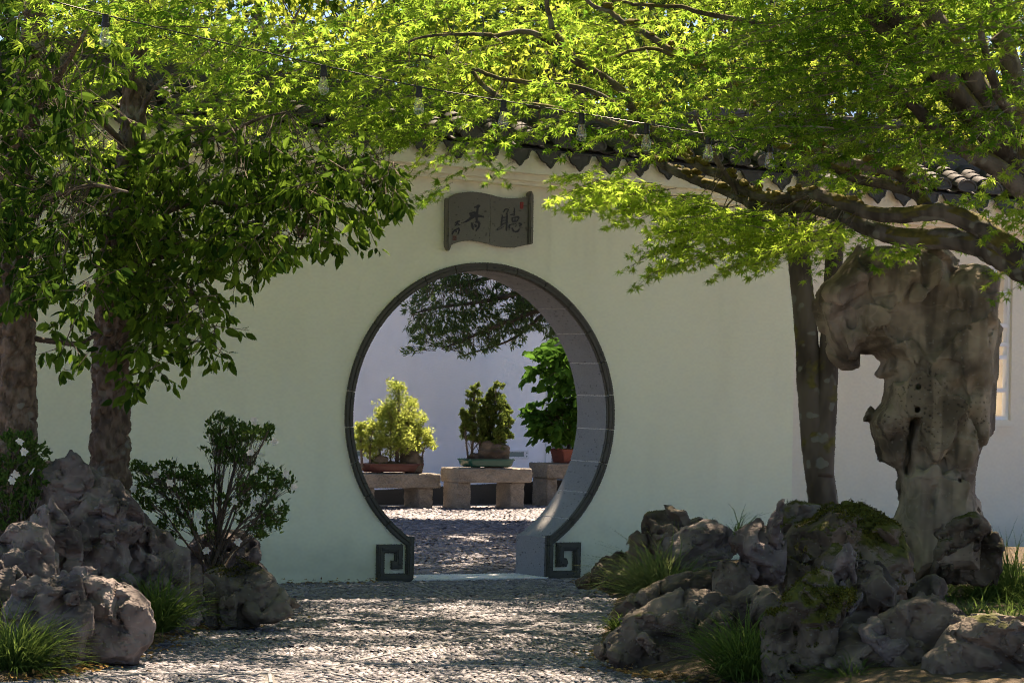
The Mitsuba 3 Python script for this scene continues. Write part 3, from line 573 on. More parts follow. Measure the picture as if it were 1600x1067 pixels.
rock([(1352, 985), (1372, 972), (1396, 963), (1418, 964), (1428, 990), (1408, 1012), (1386, 1030)], 15.2, 'm_rock', 'small wedge shaped rock pointing left above the dark hollow', GR, seed=27, facets=6)
rock([(1416, 935), (1428, 910), (1450, 903), (1474, 908), (1484, 925), (1478, 952), (1440, 958), (1420, 952)], 16.0, 'm_rock_brown', 'small round rock with a bright spot before the foot of the tall stone', GR, seed=28, facets=5)
rock([(1376, 968), (1410, 942), (1450, 938), (1500, 955), (1530, 975), (1535, 1030), (1500, 1090), (1430, 1090), (1400, 1050)], 15.2, 'm_rock_brown', 'broad brown rock face at the bottom right of the rockery', GR, seed=29, facets=8)
rock([(1485, 985), (1520, 966), (1560, 964), (1640, 970), (1650, 1090), (1440, 1090), (1450, 1030)], 14.9, 'm_rock_brown', 'slanting reddish slab in the bottom right corner of the picture', GR, seed=30, facets=7, grooves=[([(1470, 985), (1540, 1010), (1610, 1050)], 5, .05)])
rock([(1140, 990), (1146, 940), (1170, 925), (1200, 924), (1226, 938), (1220, 990), (1200, 1030), (1150, 1030)], 16.2, 'm_rock_brown', 'pale upright block under the cupped rock', GR, seed=31, facets=6)
rock([(1280, 1090), (1288, 1020), (1330, 1000), (1385, 1006), (1420, 1040), (1420, 1090)], 15.3, 'm_rock_brown', 'brown rock half hidden by grass at the bottom edge', GR, seed=32, facets=7)
# the standing stone
def tq(u, v): return 1200 + u / 2.053, 380 + v / 2.053
tall = [(168, 165), (180, 142), (215, 115), (250, 75), (290, 45), (330, 20), (380, 22), (440, 40), (462, 28), (475, 18), (540, 20), (572, 55), (580, 92), (612, 85), (660, 75), (700, 82), (735, 112), (731, 160), (722, 210), (720, 262), (714, 300), (704, 350), (702, 420), (698, 480), (694, 540), (690, 620), (668, 680), (655, 740), (648, 800), (652, 860), (665, 960), (660, 1040), (480, 1050), (462, 1066), (438, 1060), (440, 1000), (424, 940), (414, 900), (426, 860), (436, 800), (430, 740), (425, 715), (398, 702), (378, 690), (374, 668), (345, 612), (338, 575), (350, 550), (380, 520), (390, 470), (393, 425), (362, 420), (376, 395), (391, 368), (362, 356), (360, 341), (330, 338), (288, 338), (276, 368), (250, 376), (226, 356), (205, 310), (195, 270), (178, 215)]
st = thing('standing_stone', 'tall top heavy standing limestone with holes and a hooked head on the left', 'rock')
put('stone', stone([tq(*q) for q in tall], 18.2, thick=.55, seed=41, h=.0125, round_=.42, facets=0, amp=.020, cracks=.010, lumps=3.4, pits=.2, blocks=.42, flutes=.085,
    holes=[(*tq(458, 460), 6.5, .10), (*tq(454, 531), 5.5, .09), (*tq(455, 568), 4, .07), (*tq(590, 756), 4, .06), (*tq(600, 728), 3, .05), (*tq(622, 275), 4, .04), (*tq(493, 352), 4, .05), (*tq(494, 390), 3, .05)],
    grooves=[([tq(452, 575), tq(440, 640), tq(436, 735)], 5.5, .14), ([tq(450, 130), tq(425, 175), tq(418, 230), tq(408, 300)], 5, .07), ([tq(575, 95), tq(560, 165), tq(540, 215)], 9, .09), ([tq(485, 55), tq(480, 130)], 9, .05), ([tq(230, 190), tq(262, 260), tq(268, 340)], 5, .035), ([tq(330, 175), tq(385, 165)], 2.5, .03),
             ([tq(590, 460), tq(570, 640), tq(530, 740)], 10, .035), ([tq(640, 420), tq(635, 640)], 8, .04), ([tq(510, 790), tq(495, 850)], 12, .05)]), 'm_rock_tall', st, smooth=38)
fo = [(516, 1085), (518, 1040), (500, 1000), (490, 955), (510, 930), (560, 890), (620, 868), (655, 862), (690, 888), (726, 930), (742, 972), (736, 1020), (732, 1090)]
put('foot_rock', stone([tq(*q) for q in fo], 18.0, thick=.9, seed=44, h=.0125, facets=6, amp=.035, cracks=.05, grooves=[([tq(525, 945), tq(600, 925), tq(650, 905)], 4, .04), ([tq(540, 1020), tq(600, 1000), tq(720, 985)], 5, .06), ([tq(600, 1015), tq(595, 1085)], 4, .05)]), 'm_rock_mossy', st, smooth=38)
# planting beds the rocks are set in
def bed(px, high, name, label, seed):
    poly = sg.Polygon([ground(*q)[:2] for q in px]); x0, y0, x1, y1 = poly.bounds; h = .08
    X, Y = np.meshgrid(np.arange(x0, x1 + h, h), np.arange(y0, y1 + h, h), indexing='ij')
    sd = poly_sd(np.array(poly.exterior.coords)[:-1], X, Y)
    Z = np.clip(sd / 1.8, -1, 1); Z = np.where(sd > 0, high * (1 - (1 - np.clip(Z, 0, 1)) ** 2), sd * .3) + .004
    Z += np.where(sd > -.1, .05 * (meshkit.fbm(np.stack([X * 2.5, Y * 2.5, X * 0], -1), 4, seed) - .5) * np.clip(sd * 4 + .3, 0, 1), 0)
    n, k = X.shape; i = np.arange(n * k).reshape(n, k); ok = (sd > -.12)
    q = np.stack([i[:-1, :-1], i[1:, :-1], i[1:, 1:], i[:-1, 1:]], -1)[ok[:-1, :-1] & ok[1:, 1:]].reshape(-1, 4)
    put(name, M(np.stack([X, Y, Z], -1).reshape(-1, 3), np.vstack([q[:, [0, 1, 2]], q[:, [0, 2, 3]]])), 'm_soil', smooth=True, kind='structure', label=label)
bed([(448, 962), (400, 980), (290, 986), (235, 1015), (150, 1048), (20, 1066), (-250, 1080), (-420, 925), (-200, 918), (425, 913)], .16, 'garden_bed', 'dark soil of the left planting bed', 1)
bed([(905, 908), (960, 935), (932, 1024), (985, 1058), (1130, 1072), (1300, 1110), (1700, 1130), (2300, 1000), (2100, 872), (1240, 893)], .26, 'garden_bed', 'dark soil of the right planting bed', 2)
# ------------------------------------------------------------------ leaves and how they grow
def fan(pts, c=(0, .1, 0)):
    v = np.array([c] + list(pts), float); n = len(pts)
    return v, np.array([[0, i + 1, i + 2] for i in range(n - 1)])
def star_leaf():
    tips = [(-122, .38), (-80, .72), (-40, .92), (0, 1.0), (40, .92), (80, .72), (122, .38)]; o = []
    for k, (a, r) in enumerate(tips):
        if k: o.append(((a + tips[k - 1][0]) / 2, .27))
        o += [(a - 9, r * .62), (a, r), (a + 9, r * .62)]
    P = []
    for a, r in o: a = math.radians(a); P.append((r * math.sin(a), .1 + r * math.cos(a), -.16 * r * r))
    return fan(P)
def star_leaf_small():
    tips = [(-85, .7), (-42, .92), (0, 1.0), (42, .92), (85, .7)]; o = []
    for k, (a, r) in enumerate(tips):
        if k: o.append(((a + tips[k - 1][0]) / 2, .30))
        o.append((a, r))
    P = []
    for a, r in o: a = math.radians(a); P.append((r * math.sin(a), .1 + r * math.cos(a), -.16 * r * r))
    return fan(P)
def oval_leaf(w=.23, fold=.07, tip=.16):
    ys = [.0, .18, .42, .66, .86, 1.0]; ws = [.0, .72, 1.0, .82, .36, .0]; v = []; f = []
    for y, q in zip(ys, ws): v += [[-w * q, y, fold * q - .10 * y * y], [0, y, -.10 * y * y], [w * q, y, fold * q - .10 * y * y]]
    for k in range(5):
        a = 3 * k
        for j in (0, 1): f += [[a + j, a + j + 1, a + j + 4], [a + j, a + j + 4, a + j + 3]]
    return np.array(v, float), np.array(f)
def lance_leaf(w=.13):
    v = [[0, 0, 0], [-w, .4, .03], [0, .42, -.01], [w, .4, .03], [0, 1, -.06]]
    return np.array(v, float), np.array([[0, 2, 1], [0, 3, 2], [1, 2, 4], [2, 3, 4]])
CHIP6 = fan([(.45, .1, 0), (.2, .45, .02), (0, 1, -.1), (-.2, .45, .02), (-.45, .1, 0)])
STAR, STAR_S, OVAL, LANCE = star_leaf(), star_leaf_small(), oval_leaf(), lance_leaf()
CHIP = (np.array([[-.35, 0, 0], [.35, 0, 0], [.25, .8, .1], [-.2, 1, -.1]], float), np.array([[0, 1, 2], [0, 2, 3]]))
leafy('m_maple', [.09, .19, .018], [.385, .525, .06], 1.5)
leafy('m_maple_back', [.22, .30, .03], [.40, .46, .06], 1.4)
leafy('m_camphor', [.025, .058, .010], [.145, .235, .026], 1.05, .25)
leafy('m_dark', [.022, .045, .014], [.060, .100, .030], .6, .35)
leafy('m_fresh', [.035, .085, .014], [.10, .215, .03], 1.0, .35)
leafy('m_shrub', [.030, .065, .016], [.085, .140, .030], .6, .35)
leafy('m_bonsai', [.20, .27, .045], [.42, .46, .11], 1.2, .5)
leafy('m_grass', [.05, .09, .02], [.15, .21, .05], .9, .4)
leafy('m_grass_light', [.10, .15, .05], [.24, .28, .11], .8, .4)
leafy('m_mossleaf', [.03, .032, .008], [.12, .12, .02], .6, .6)
leafy('m_ever', [.045, .080, .030], [.13, .19, .06], .9, .35)
leafy('m_petal', [.62, .60, .55], [.78, .76, .72], .7, .5)
leafy('m_litter', [.10, .055, .02], [.30, .20, .08], .3, .6)
def c_bark(lo, hi, moss, fx=16, fz=4):
    def fn(p, n, uv):
        a = fbm(p.x * fx, p.y * fx, p.z * fz, 4); b = fbm(p.x * 5, p.y * 5, p.z * 5, 3)
        c = mix(lo, hi, sstep(.3, .7, a)) * (.75 + .5 * b)
        lich = sstep(.66, .74, fbm(p.x * 13, p.y * 13 + 4, p.z * 13, 2)); c = mix(c, [.20, .21, .18], .5 * lich)
        if moss:
            m = sstep(.48, .62, fbm(p.x * 7, p.y * 7, p.z * 7, 3) + .22 * n.z + moss - .5); c = mix(c, mix([.05, .045, .012], [.13, .11, .025], fbm(p.x * 50, p.y * 50, p.z * 50, 2)), m)
        return c
    return fn
def b_bark(p, n, uv): return fbm(p.x * 22, p.y * 22, p.z * 7, 4)
solid('m_bark_maple', c_bark([.040, .033, .027], [.115, .100, .085], .44), .9, b_bark, .018)
solid('m_bark_cork', c_bark([.070, .052, .037], [.150, .115, .085], 0, 34, 13), .95, b_bark, .05)
solid('m_bark_twin', c_bark([.045, .034, .025], [.105, .085, .065], .36, 10, 3), .9, b_bark, .012)
solid('m_bark_thin', c_bark([.05, .04, .03], [.13, .10, .08], 0), .9)
solid('m_moss', lambda p, n, uv: mix([.05, .042, .010], [.15, .125, .025], fbm(p.x * 30, p.y * 30, p.z * 30, 3)), .95)

class Crown:
    def __init__(s, seed): s.L, s.tw, s.rg = Leaves(), [], np.random.default_rng(seed)
    def maple_spray(s, base, d, length, size=.052, tone=.5, dens=1.0, tilt=.42):
        rg = s.rg; d = unit(np.asarray(d, float)); side = unit(np.cross(d, [0, 0, 1.0])); roll = rg.normal(0, .22)
        up = unit(np.cross(side, d)); side, up = side * math.cos(roll) + up * math.sin(roll), up * math.cos(roll) - side * math.sin(roll)
        n = max(4, int(length / .055)); t = np.linspace(.12, 1, n)
        def axis(t): return base + d * (length * t)[..., None] - np.array([0, 0, 1.0]) * (.16 * length * t * t)[..., None]
        A = axis(np.linspace(0, 1, 6)); r = .0045 * length / .6
        for i in range(5): s.tw.append([*A[i], *A[i + 1], r * (1 - .15 * i), r * (.85 - .15 * i)])
        P, D = [], []
        for k, tk in enumerate(t):
            for sg_ in (-1, 1):
                w = length * .42 * (1 - .75 * tk) * rg.uniform(.5, 1.15) * (.55 + tk * .9 if tk < .5 else 1)
                b0 = axis(np.array(tk)); dd = unit(d * .75 + side * sg_ * .8 + rg.normal(0, .12, 3)); b1 = b0 + dd * w - np.array([0, 0, .18 * w])
                s.tw.append([*b0, *b1, r * .4, r * .22])
                m = max(1, int(w / .05 * dens)); u = (np.arange(m) + rg.random(m)) / m
                for q in (-1, 1):
                    P.append(b0 + (b1 - b0) * u[:, None] + rg.normal(0, .008, (m, 3))); D.append(dd * .8 + np.cross(dd, up) * q * .8 + rg.normal(0, .3, (m, 3)) - np.array([0, 0, .25]))
        P.append(axis(np.array([1.0]))); D.append(d[None] - [0, 0, .3])
        P, D = np.concatenate(P), np.concatenate(D); m = len(P)
        nn = up * .75 - VF * .30 + rg.normal(0, tilt, (m, 3))
        s.L.add(P, D, nn, size * rg.uniform(.7, 1.15, m), np.clip(tone + rg.normal(0, .16) + rg.normal(0, .18, m), 0, 1))
    def hang_twig(s, base, d, length, size=.085, tone=.5, n=8, hang=.8):
        rg = s.rg; d = unit(np.asarray(d, float)); b1 = base + d * length - np.array([0, 0, .25 * length])
        s.tw.append([*base, *b1, .0035, .0018]); u = np.sqrt(rg.random(n)); P = base + (b1 - base) * u[:, None] + rg.normal(0, .012, (n, 3))
        D = d * .7 + rg.normal(0, .6, (n, 3)) - np.array([0, 0, hang]); N = rg.normal(0, .7, (n, 3)) + [0, 0, .5] - .5 * VF
        pet = P + unit(D) * .02
        s.L.add(pet, D, N, size * rg.uniform(.45, 1.25, n), np.clip(tone + rg.normal(0, .3, n), 0, 1))
    def tuft(s, base, d, size=.05, tone=.5, n=10, spread=.6):
        rg = s.rg; D = unit(np.asarray(d, float)) + rg.normal(0, spread, (n, 3)); N = rg.normal(0, 1, (n, 3)) + [0, 0, .6]
        s.L.add(base + rg.normal(0, .012, (n, 3)), D, N, size * rg.uniform(.6, 1.1, n), np.clip(tone + rg.normal(0, .2, n), 0, 1))
    def blob(s, c, r, n, size, tone=.5, outward=.6, flat=1.0):
        rg = s.rg; u = unit(rg.normal(size=(n, 3))); q = u * (rg.random(n) ** .45)[:, None] * r * [1, 1, flat]
        s.L.add(c + q, u * outward + rg.normal(0, .6, (n, 3)) - [0, 0, .2], u + rg.normal(0, .8, (n, 3)) + [0, 0, .5], size * rg.uniform(.6, 1.15, n), np.clip(tone + rg.normal(0, .22, n), 0, 1))
def px_line(L, d0, d1, n=6):
    """limb from rows (px, py, radius in px) running from distance d0 to d1"""
    k = len(L); D = np.linspace(d0, d1, k)
    P = np.array([[*atd(x, y, d), r * d / FPX] for (x, y, r), d in zip(L, D)]); Q = smooth_line(P, n); return Q[:, :3], Q[:, 3]

# ------------------------------------------------------------------ the big maple whose trunk stands outside the picture on the right
mp = thing('maple_tree', 'large green maple reaching over the courtyard from the right with mossy dark limbs', 'tree')
mc = Crown(77); limb_pts = []
def limb(L, d0, d1, rough=.30, seed=0, name='limb', n=6):
    P, R = px_line(L, d0, d1, n); rg = np.random.default_rng(seed + 500)
    P = P + np.cumsum(rg.normal(0, .0035, P.shape), 0) * np.linspace(0, 1, len(P))[:, None]
    limb_pts.append(P); put(name, tube(P, R, 9, rough, seed), 'm_bark_maple', mp, smooth=True); return P, R
P0 = [atd(1790, 1010, 17.0), atd(1775, 800, 17.0), atd(1760, 640, 17.1), atd(1735, 540, 17.2), atd(1690, 470, 17.3)]
Q = smooth_line(np.array([[*p, r] for p, r in zip(P0, (.24, .19, .165, .15, .13))]), 8); put('trunk', tube(Q[:, :3], Q[:, 3], 16, .25, 3), 'm_bark_maple', mp, smooth=True)
Q = smooth_line(np.array([[*p, r] for p, r in zip([atd(1735, 540, 17.2), atd(1720, 430, 17.4), atd(1680, 350, 17.5), atd(1640, 318, 17.6)], (.13, .10, .08, .075))]), 8); put('trunk', tube(Q[:, :3], Q[:, 3], 14, .25, 4), 'm_bark_maple', mp, smooth=True)
LIMBS = [
 ([(1690, 470, 30), (1640, 440, 25), (1600, 424, 22), (1562, 399, 20), (1523, 381, 19), (1484, 374, 18), (1444, 374, 16), (1405, 371, 15), (1366, 361, 13), (1326, 345, 12), (1300, 332, 11), (1278, 326, 11), (1253, 318, 10.5), (1215, 323, 10), (1177, 317, 9.5), (1152, 304, 9), (1114, 286, 8.5), (1076, 271, 8), (1038, 253, 7.5), (1013, 236, 7), (1000, 221, 6.5), (975, 200, 5), (940, 186, 4)], 17.3, 19.2),
 ([(1690, 470, 30), (1630, 425, 22), (1600, 403, 20), (1562, 377, 18), (1531, 353, 17), (1484, 332, 15), (1447, 329, 14), (1410, 334, 13), (1366, 331, 12), (1326, 318, 11.5), (1300, 308, 11), (1273, 297, 11), (1253, 299, 10), (1215, 302, 9.5), (1177, 297, 9), (1152, 281, 8.5), (1126, 266, 8), (1101, 259, 7.5), (1076, 246, 7), (1050, 228, 7), (1025, 208, 6.5), (1000, 193, 6), (973, 170, 5.5)], 17.3, 18.9),
 ([(1447, 325, 12), (1436, 306, 10), (1410, 294, 9), (1379, 286, 8.5), (1339, 276, 8.5), (1300, 256, 8), (1278, 244, 7.5), (1253, 233, 7), (1215, 221, 6.5), (1177, 211, 5.5), (1152, 200, 4.5), (1120, 185, 3.5)], 17.8, 18.8),
 ([(1426, 298, 9), (1410, 277, 8.5), (1379, 264, 8), (1339, 256, 8), (1303, 247, 8), (1278, 231, 8), (1253, 216, 8), (1228, 203, 7.5), (1202, 185, 7.5), (1182, 170, 7.5), (1164, 158, 7), (1144, 132, 7), (1110, 111, 6.5), (1080, 98, 6), (1054, 88, 6), (1024, 68, 5.5), (1003, 56, 5), (978, 43, 4.5), (953, 25, 4), (935, 15, 3.5), (905, -10, 3)], 17.8, 18.6),
 ([(1680, 350, 22), (1640, 318, 19), (1600, 298, 17), (1562, 266, 16), (1528, 245, 15), (1505, 230, 14), (1484, 218, 13), (1463, 203, 12), (1430, 170, 10), (1390, 130, 8), (1340, 100, 6), (1290, 60, 5)], 17.3, 17.0),
 ([(1680, 350, 18), (1640, 240, 14), (1600, 188, 12), (1570, 168, 10), (1555, 145, 8), (1540, 100, 6), (1530, 40, 5)], 17.3, 16.6),
 ([(1000, 193, 6.5), (985, 165, 6.5), (973, 142, 6.5), (928, 111, 6), (890, 88, 6), (864, 66, 5.5), (826, 48, 4.5), (788, 53, 3.5), (750, 53, 3), (700, 53, 2.5), (640, 60, 2)], 18.6, 17.9),
 ([(890, 88, 5), (880, 70, 5), (874, 61, 5), (862, 43, 4.5), (852, 13, 4), (846, -15, 3)], 18.4, 18.2),
 ([(1000, 193, 4), (940, 150, 4), (887, 134, 4), (852, 133, 3.5), (814, 126, 3.5), (776, 121, 3.2), (750, 109, 3), (725, 99, 2.5), (690, 85, 2), (600, 70, 1.5)], 18.7, 18.9),
 ([(990, 205, 5.5), (920, 180, 5), (870, 172, 5), (837, 167, 5), (814, 166, 5), (788, 159, 5), (763, 144, 4.5), (750, 131, 4), (735, 110, 3), (700, 92, 2)], 19.0, 19.4),
 ([(1200, 40, 5), (1100, 21, 4), (1067, 10, 3.5), (1029, 8, 3), (998, 5, 3), (973, 0, 2.5), (900, -20, 2)], 17.6, 17.2),
 ([(1152, 304, 4), (1140, 282, 4.5), (1128, 262, 4.5), (1118, 243, 5), (1108, 225, 4), (1095, 205, 3), (1090, 185, 2.5)], 18.4, 18.0),
 ([(1054, 88, 3.5), (1020, 76, 3), (980, 80, 2.5), (930, 95, 2)], 18.3, 18.2)]
for i, (L, d0, d1) in enumerate(LIMBS): limb(L, d0, d1, .34, 20 + i)
# branches that carry the crown over the courtyard above the picture
rgm = np.random.default_rng(8)
hub = atd(1640, 318, 17.6)
HIGH = []
for k in range(9):
    e = CAM * [1, 1, 0] + VF * rgm.uniform(13.5, 20.5) + VR * rgm.uniform(-3.5, 4.0) + np.array([0, 0, rgm.uniform(4.3, 5.6)])
    m1 = hub * .7 + e * .3 + np.array([0, 0, .7]); m2 = hub * .35 + e * .65 + np.array([0, 0, .45])
    Q = smooth_line(np.array([[*hub, .07], [*m1, .05], [*m2, .035], [*e, .015]]), 8); limb_pts.append(Q[:, :3]); put('limb', tube(Q[:, :3], Q[:, 3], 8, .3, 60 + k), 'm_bark_maple', mp, smooth=True)
LP = np.concatenate(limb_pts)
# cushions of moss on the limbs
mv = []
for i in (0, 1, 2, 3):
    P = limb_pts[i]
    for k in range(90):
        j = rgm.integers(2, len(P) - 2); x = (project(P[j])[0, 0] - 1000) / 500
        if rgm.random() > (.9 if 1060 < project(P[j])[0, 0] < 1280 else .35): continue
        rr = rgm.uniform(.012, .030); c = P[j] + [0, 0, .028] + rgm.normal(0, .015, 3)
        b = trimesh.creation.icosphere(1, rr); b.apply_scale([1.3, 1.3, .8]); b.vertices += rgm.normal(0, rr * .16, b.vertices.shape); b.apply_translation(c); mv.append(b)
put('moss', cat(mv), 'm_moss', mp, smooth=True, kind='stuff')
GAPS = [(780, 958, 150, 13), (700, 1024, 190, 22), (960, 1022, 90, 14), (470, 936, 80, 7), (230, 1052, 240, 18), (560, 990, 110, 11), (900, 985, 120, 11), (520, 1060, 120, 16), (860, 1055, 130, 14), (330, 1000, 60, 10), (600, 945, 60, 6), (1150, 985, 60, 12), (300, 965, 50, 12), (60, 960, 90, 20)]
GP = []
for (x, y, rx, ry) in GAPS:
    rx, ry = rx * .62, ry * .72; c = ground(x, y); GP.append((c, abs((ground(x + rx, y) - c) @ VR), abs((ground(x, y - ry) - ground(x, y + ry)) @ VF) / 2 + .06))
mch = Crown(78)
def open_to_sun(b, margin=1.0):
    """True where the sun's path past b meets the ground in one of the crown's gaps"""
    g = b - SUN * (b[2] / SUN[2])
    for c, a, f in GP:
        if (((g - c) @ VR) / (a * margin)) ** 2 + (((g - c) @ VF) / (f * margin)) ** 2 < 1: return True
    return meshkit.noise(np.array([g @ VR * 1.1, g @ VF * .9, 0]), 5) > .90
BRIGHT = [(780, 1340, 17.4, 18.9, 3.0), (580, 1000, 17.4, 20.2, 3.6), (100, 340, 19.8, 21.6, 3.6)]
def over_bright(b):
    for (p0, p1, d0, d1, z) in BRIGHT:
        if b[2] < z + .5: continue
        g = b - SUN * ((b[2] - z) / SUN[2]); q = project(g)[0]
        if p0 < q[0] < p1 and d0 < q[2] < d1: return True
    return False
def spray_at(px, py, d, dirpx, length, **kw):
    b = atd(px, py, d); dd = VR * dirpx[0] + np.array([0, 0, 1.0]) * dirpx[1] + VF * dirpx[2]
    tip = project(b + unit(dd) * length - np.array([0, 0, .2 * length]))[0]
    if 675 < tip[0] < 850 and 292 < tip[1] < 410 and px > 700: return
    if kw.pop('link', True):
        k = np.linalg.norm(LP - b, axis=1); j = k.argmin()
        if k[j] < .32:
            mid = (LP[j] + b) / 2 + [0, 0, .04 * k[j]]; mc.tw.append([*LP[j], *mid, .005, .0035]); mc.tw.append([*mid, *b, .0035, .0025])
    mc.maple_spray(b, dd, length, **kw)
def pad(poly, n, d0, d1, seed, tone=.5, length=(.35, .65), drop=-.1, dens=1.0, size=.052, left=1.0, skip=True):  # tone paints sunlit pads pale and shaded pads dark
    n = int(n * 1.42)
    """sprays whose roots lie in a part of the view, between two distances"""
    rg = np.random.default_rng(seed); g = sg.Polygon(poly); x0, y0, x1, y1 = g.bounds; k = 0
    while k < n:
        x, y = rg.uniform(x0, x1), rg.uniform(y0, y1)
        if not g.contains(sg.Point(x, y)): continue
        k += 1; dd = rg.uniform(d0, d1)
        if skip and open_to_sun(atd(x, y, dd), 1.0): continue
        a = rg.normal(math.pi * (1 if left > 0 else 0), .8)
        spray_at(x, y, dd, (math.cos(a), drop + rg.normal(0, .12), math.sin(a) * .9 + rg.normal(0, .3)), rg.uniform(*length), tone=tone, dens=dens, size=size)
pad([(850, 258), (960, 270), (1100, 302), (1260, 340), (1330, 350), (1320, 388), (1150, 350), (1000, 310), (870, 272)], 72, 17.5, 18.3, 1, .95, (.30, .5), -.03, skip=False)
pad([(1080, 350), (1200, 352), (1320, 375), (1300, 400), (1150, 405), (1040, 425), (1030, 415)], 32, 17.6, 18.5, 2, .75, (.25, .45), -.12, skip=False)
pad([(740, 225), (850, 235), (850, 255), (720, 262)], 8, 18.8, 19.4, 3, .4, (.25, .42), -.32)
pad([(830, 180), (900, 200), (890, 225), (800, 220)], 5, 18.8, 19.4, 31, .4, (.25, .4), -.2)
pad([(690, 270), (730, 265), (730, 290), (690, 300)], 4, 18.8, 19.2, 33, .4, (.2, .3), -.35)
pad([(980, 240), (1000, 235), (995, 290), (965, 300)], 4, 18.6, 18.9, 32, .45, (.2, .3), -.5)
pad([(600, 110), (760, 120), (800, 200), (650, 215), (580, 170)], 26, 18.6, 20.2, 4, .55, (.3, .55), -.15)
pad([(380, 20), (700, 0), (760, 90), (600, 130), (400, 110)], 46, 16.8, 19.8, 5, .4, (.35, .65), -.12)
pad([(680, -30), (960, -30), (1000, 110), (860, 150), (700, 110)], 48, 17.2, 20.2, 6, .5, (.35, .6), -.12)
pad([(950, -30), (1250, -30), (1230, 130), (1060, 150), (960, 100)], 46, 17.4, 20.0, 7, .55, (.35, .6), -.1)
pad([(900, 130), (1060, 150), (1100, 200), (1000, 215), (900, 190)], 18, 17.6, 18.2, 8, .35, (.3, .5), -.12)
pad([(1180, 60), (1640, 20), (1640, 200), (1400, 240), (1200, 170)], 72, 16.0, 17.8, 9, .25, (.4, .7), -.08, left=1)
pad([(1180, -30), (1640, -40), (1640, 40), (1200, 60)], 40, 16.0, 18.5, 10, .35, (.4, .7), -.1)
pad([(1280, 200), (1480, 235), (1480, 290), (1330, 270)], 18, 18.4, 19.6, 11, .7, (.25, .45), -.15)
pad([(1300, 300), (1420, 330), (1400, 380), (1290, 350)], 10, 18.6, 19.4, 12, .7, (.22, .4), -.15)
pad([(1380, 385), (1450, 385), (1440, 400), (1390, 402)], 5, 17.0, 17.6, 13, .6, (.15, .28), -.1)
pad([(1600, 180), (1640, 180), (1640, 450), (1600, 430), (1580, 300)], 16, 16.8, 18.2, 14, .6, (.2, .4), -.35)
pad([(1500, 290), (1600, 300), (1600, 345), (1540, 340)], 8, 18.2, 19.2, 15, .65, (.2, .35), -.2)
pad([(100, -20), (420, -20), (460, 70), (330, 90), (120, 20)], 26, 15.6, 17.0, 16, .35, (.35, .6), -.1)
pad([(640, 150), (900, 150), (920, 215), (650, 225)], 16, 18.4, 19.6, 41, .35, (.3, .5), -.15)
pad([(1000, 150), (1250, 150), (1250, 235), (1040, 225)], 16, 17.6, 18.8, 42, .35, (.3, .5), -.12)
pad([(1250, 215), (1420, 235), (1480, 285), (1300, 280)], 10, 17.6, 18.6, 43, .45, (.25, .45), -.15)
# crown over the courtyard, above the picture: it dapples the ground
def canopy(crown, n, v0, v1, f0, f1, z0, z1, seed, tone=.5, dens=.9):
    rg = np.random.default_rng(seed); k = 0
    for _ in range(n * 4):
        f = rg.uniform(f0, f1); lo = max(z0, 1.62 + .128 * f); b = CAM * [1, 1, 0] + VR * rg.uniform(v0, v1) + VF * f + np.array([0, 0, lo + (z1 - z0) * rg.random() ** 1.6])
        if open_to_sun(b, 1.2) or over_bright(b): continue
        a = rg.uniform(0, 2 * math.pi); crown.maple_spray(b, VR * math.cos(a) + VF * math.sin(a) + [0, 0, rg.normal(-.08, .1)], rg.uniform(.4, .7), size=.082, tone=tone, dens=.62); k += 1
        if k >= n: break
canopy(mch, 300, -3.4, 3.4, 14.5, 21.5, 4.1, 5.6, 101)
canopy(mch, 1300, -3.6, 3.4, 19.5, 26.0, 4.3, 5.6, 104)
pad([(60, 90), (640, 100), (640, 215), (400, 200), (60, 170)], 44, 18.8, 21.0, 18, .55, (.35, .6), -.15)
pad([(110, 110), (330, 110), (340, 250), (260, 320), (120, 300)], 26, 20.0, 21.4, 17, .85, (.35, .6), -.15)
canopy(mch, 620, 1.3, 5.4, 15.0, 24.0, 4.1, 5.6, 102)
put('twigs', tubes(mc.tw + [t for t in mch.tw if t[6] > .0022]), 'm_bark_thin', mp, kind='stuff')
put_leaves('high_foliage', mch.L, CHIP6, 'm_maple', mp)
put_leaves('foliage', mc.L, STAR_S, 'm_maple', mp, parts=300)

# unseen crown added over the viewer's side to keep overhead sky off the ground
shade_crown = Crown(79)
rgc = np.random.default_rng(12)
for k in range(620):
    c = CAM * [1, 1, 0] + VR * rgc.uniform(-6.5, 6.5) + VF * rgc.uniform(4.5, 15.0) + np.array([0, 0, rgc.uniform(4.6, 6.4)]); a = rgc.uniform(0, 6.28)
    shade_crown.maple_spray(c, VR * math.cos(a) + VF * math.sin(a), rgc.uniform(.6, 1.1), size=.15, tone=.4, dens=.35)
put_leaves('high_foliage', shade_crown.L, CHIP6, 'm_maple', mp)
hub2 = atd(1760, 160, 17.2)
Q = smooth_line(np.array([[*p, r] for p, r in zip([atd(1720, 430, 17.4), atd(1745, 290, 17.3), hub2], (.10, .09, .08))]), 6); put('limb', tube(Q[:, :3], Q[:, 3], 12, .25, 79), 'm_bark_maple', mp, smooth=True)
for k in range(4):  # unseen limbs added to carry that crown
    e = CAM * [1, 1, 0] + VF * rgc.uniform(6, 13) + VR * rgc.uniform(-5, 4.5) + np.array([0, 0, rgc.uniform(4.9, 5.8)]); m1 = hub2 - VF * .8 + [0, 0, 1.6]; m2 = m1 * .5 + e * .5 + np.array([0, 0, .4])
    Q = smooth_line(np.array([[*hub2, .07], [*m1, .055], [*m2, .04], [*e, .02]]), 10); put('limb', tube(Q[:, :3], Q[:, 3], 8, .3, 80 + k), 'm_bark_maple', mp, smooth=True)

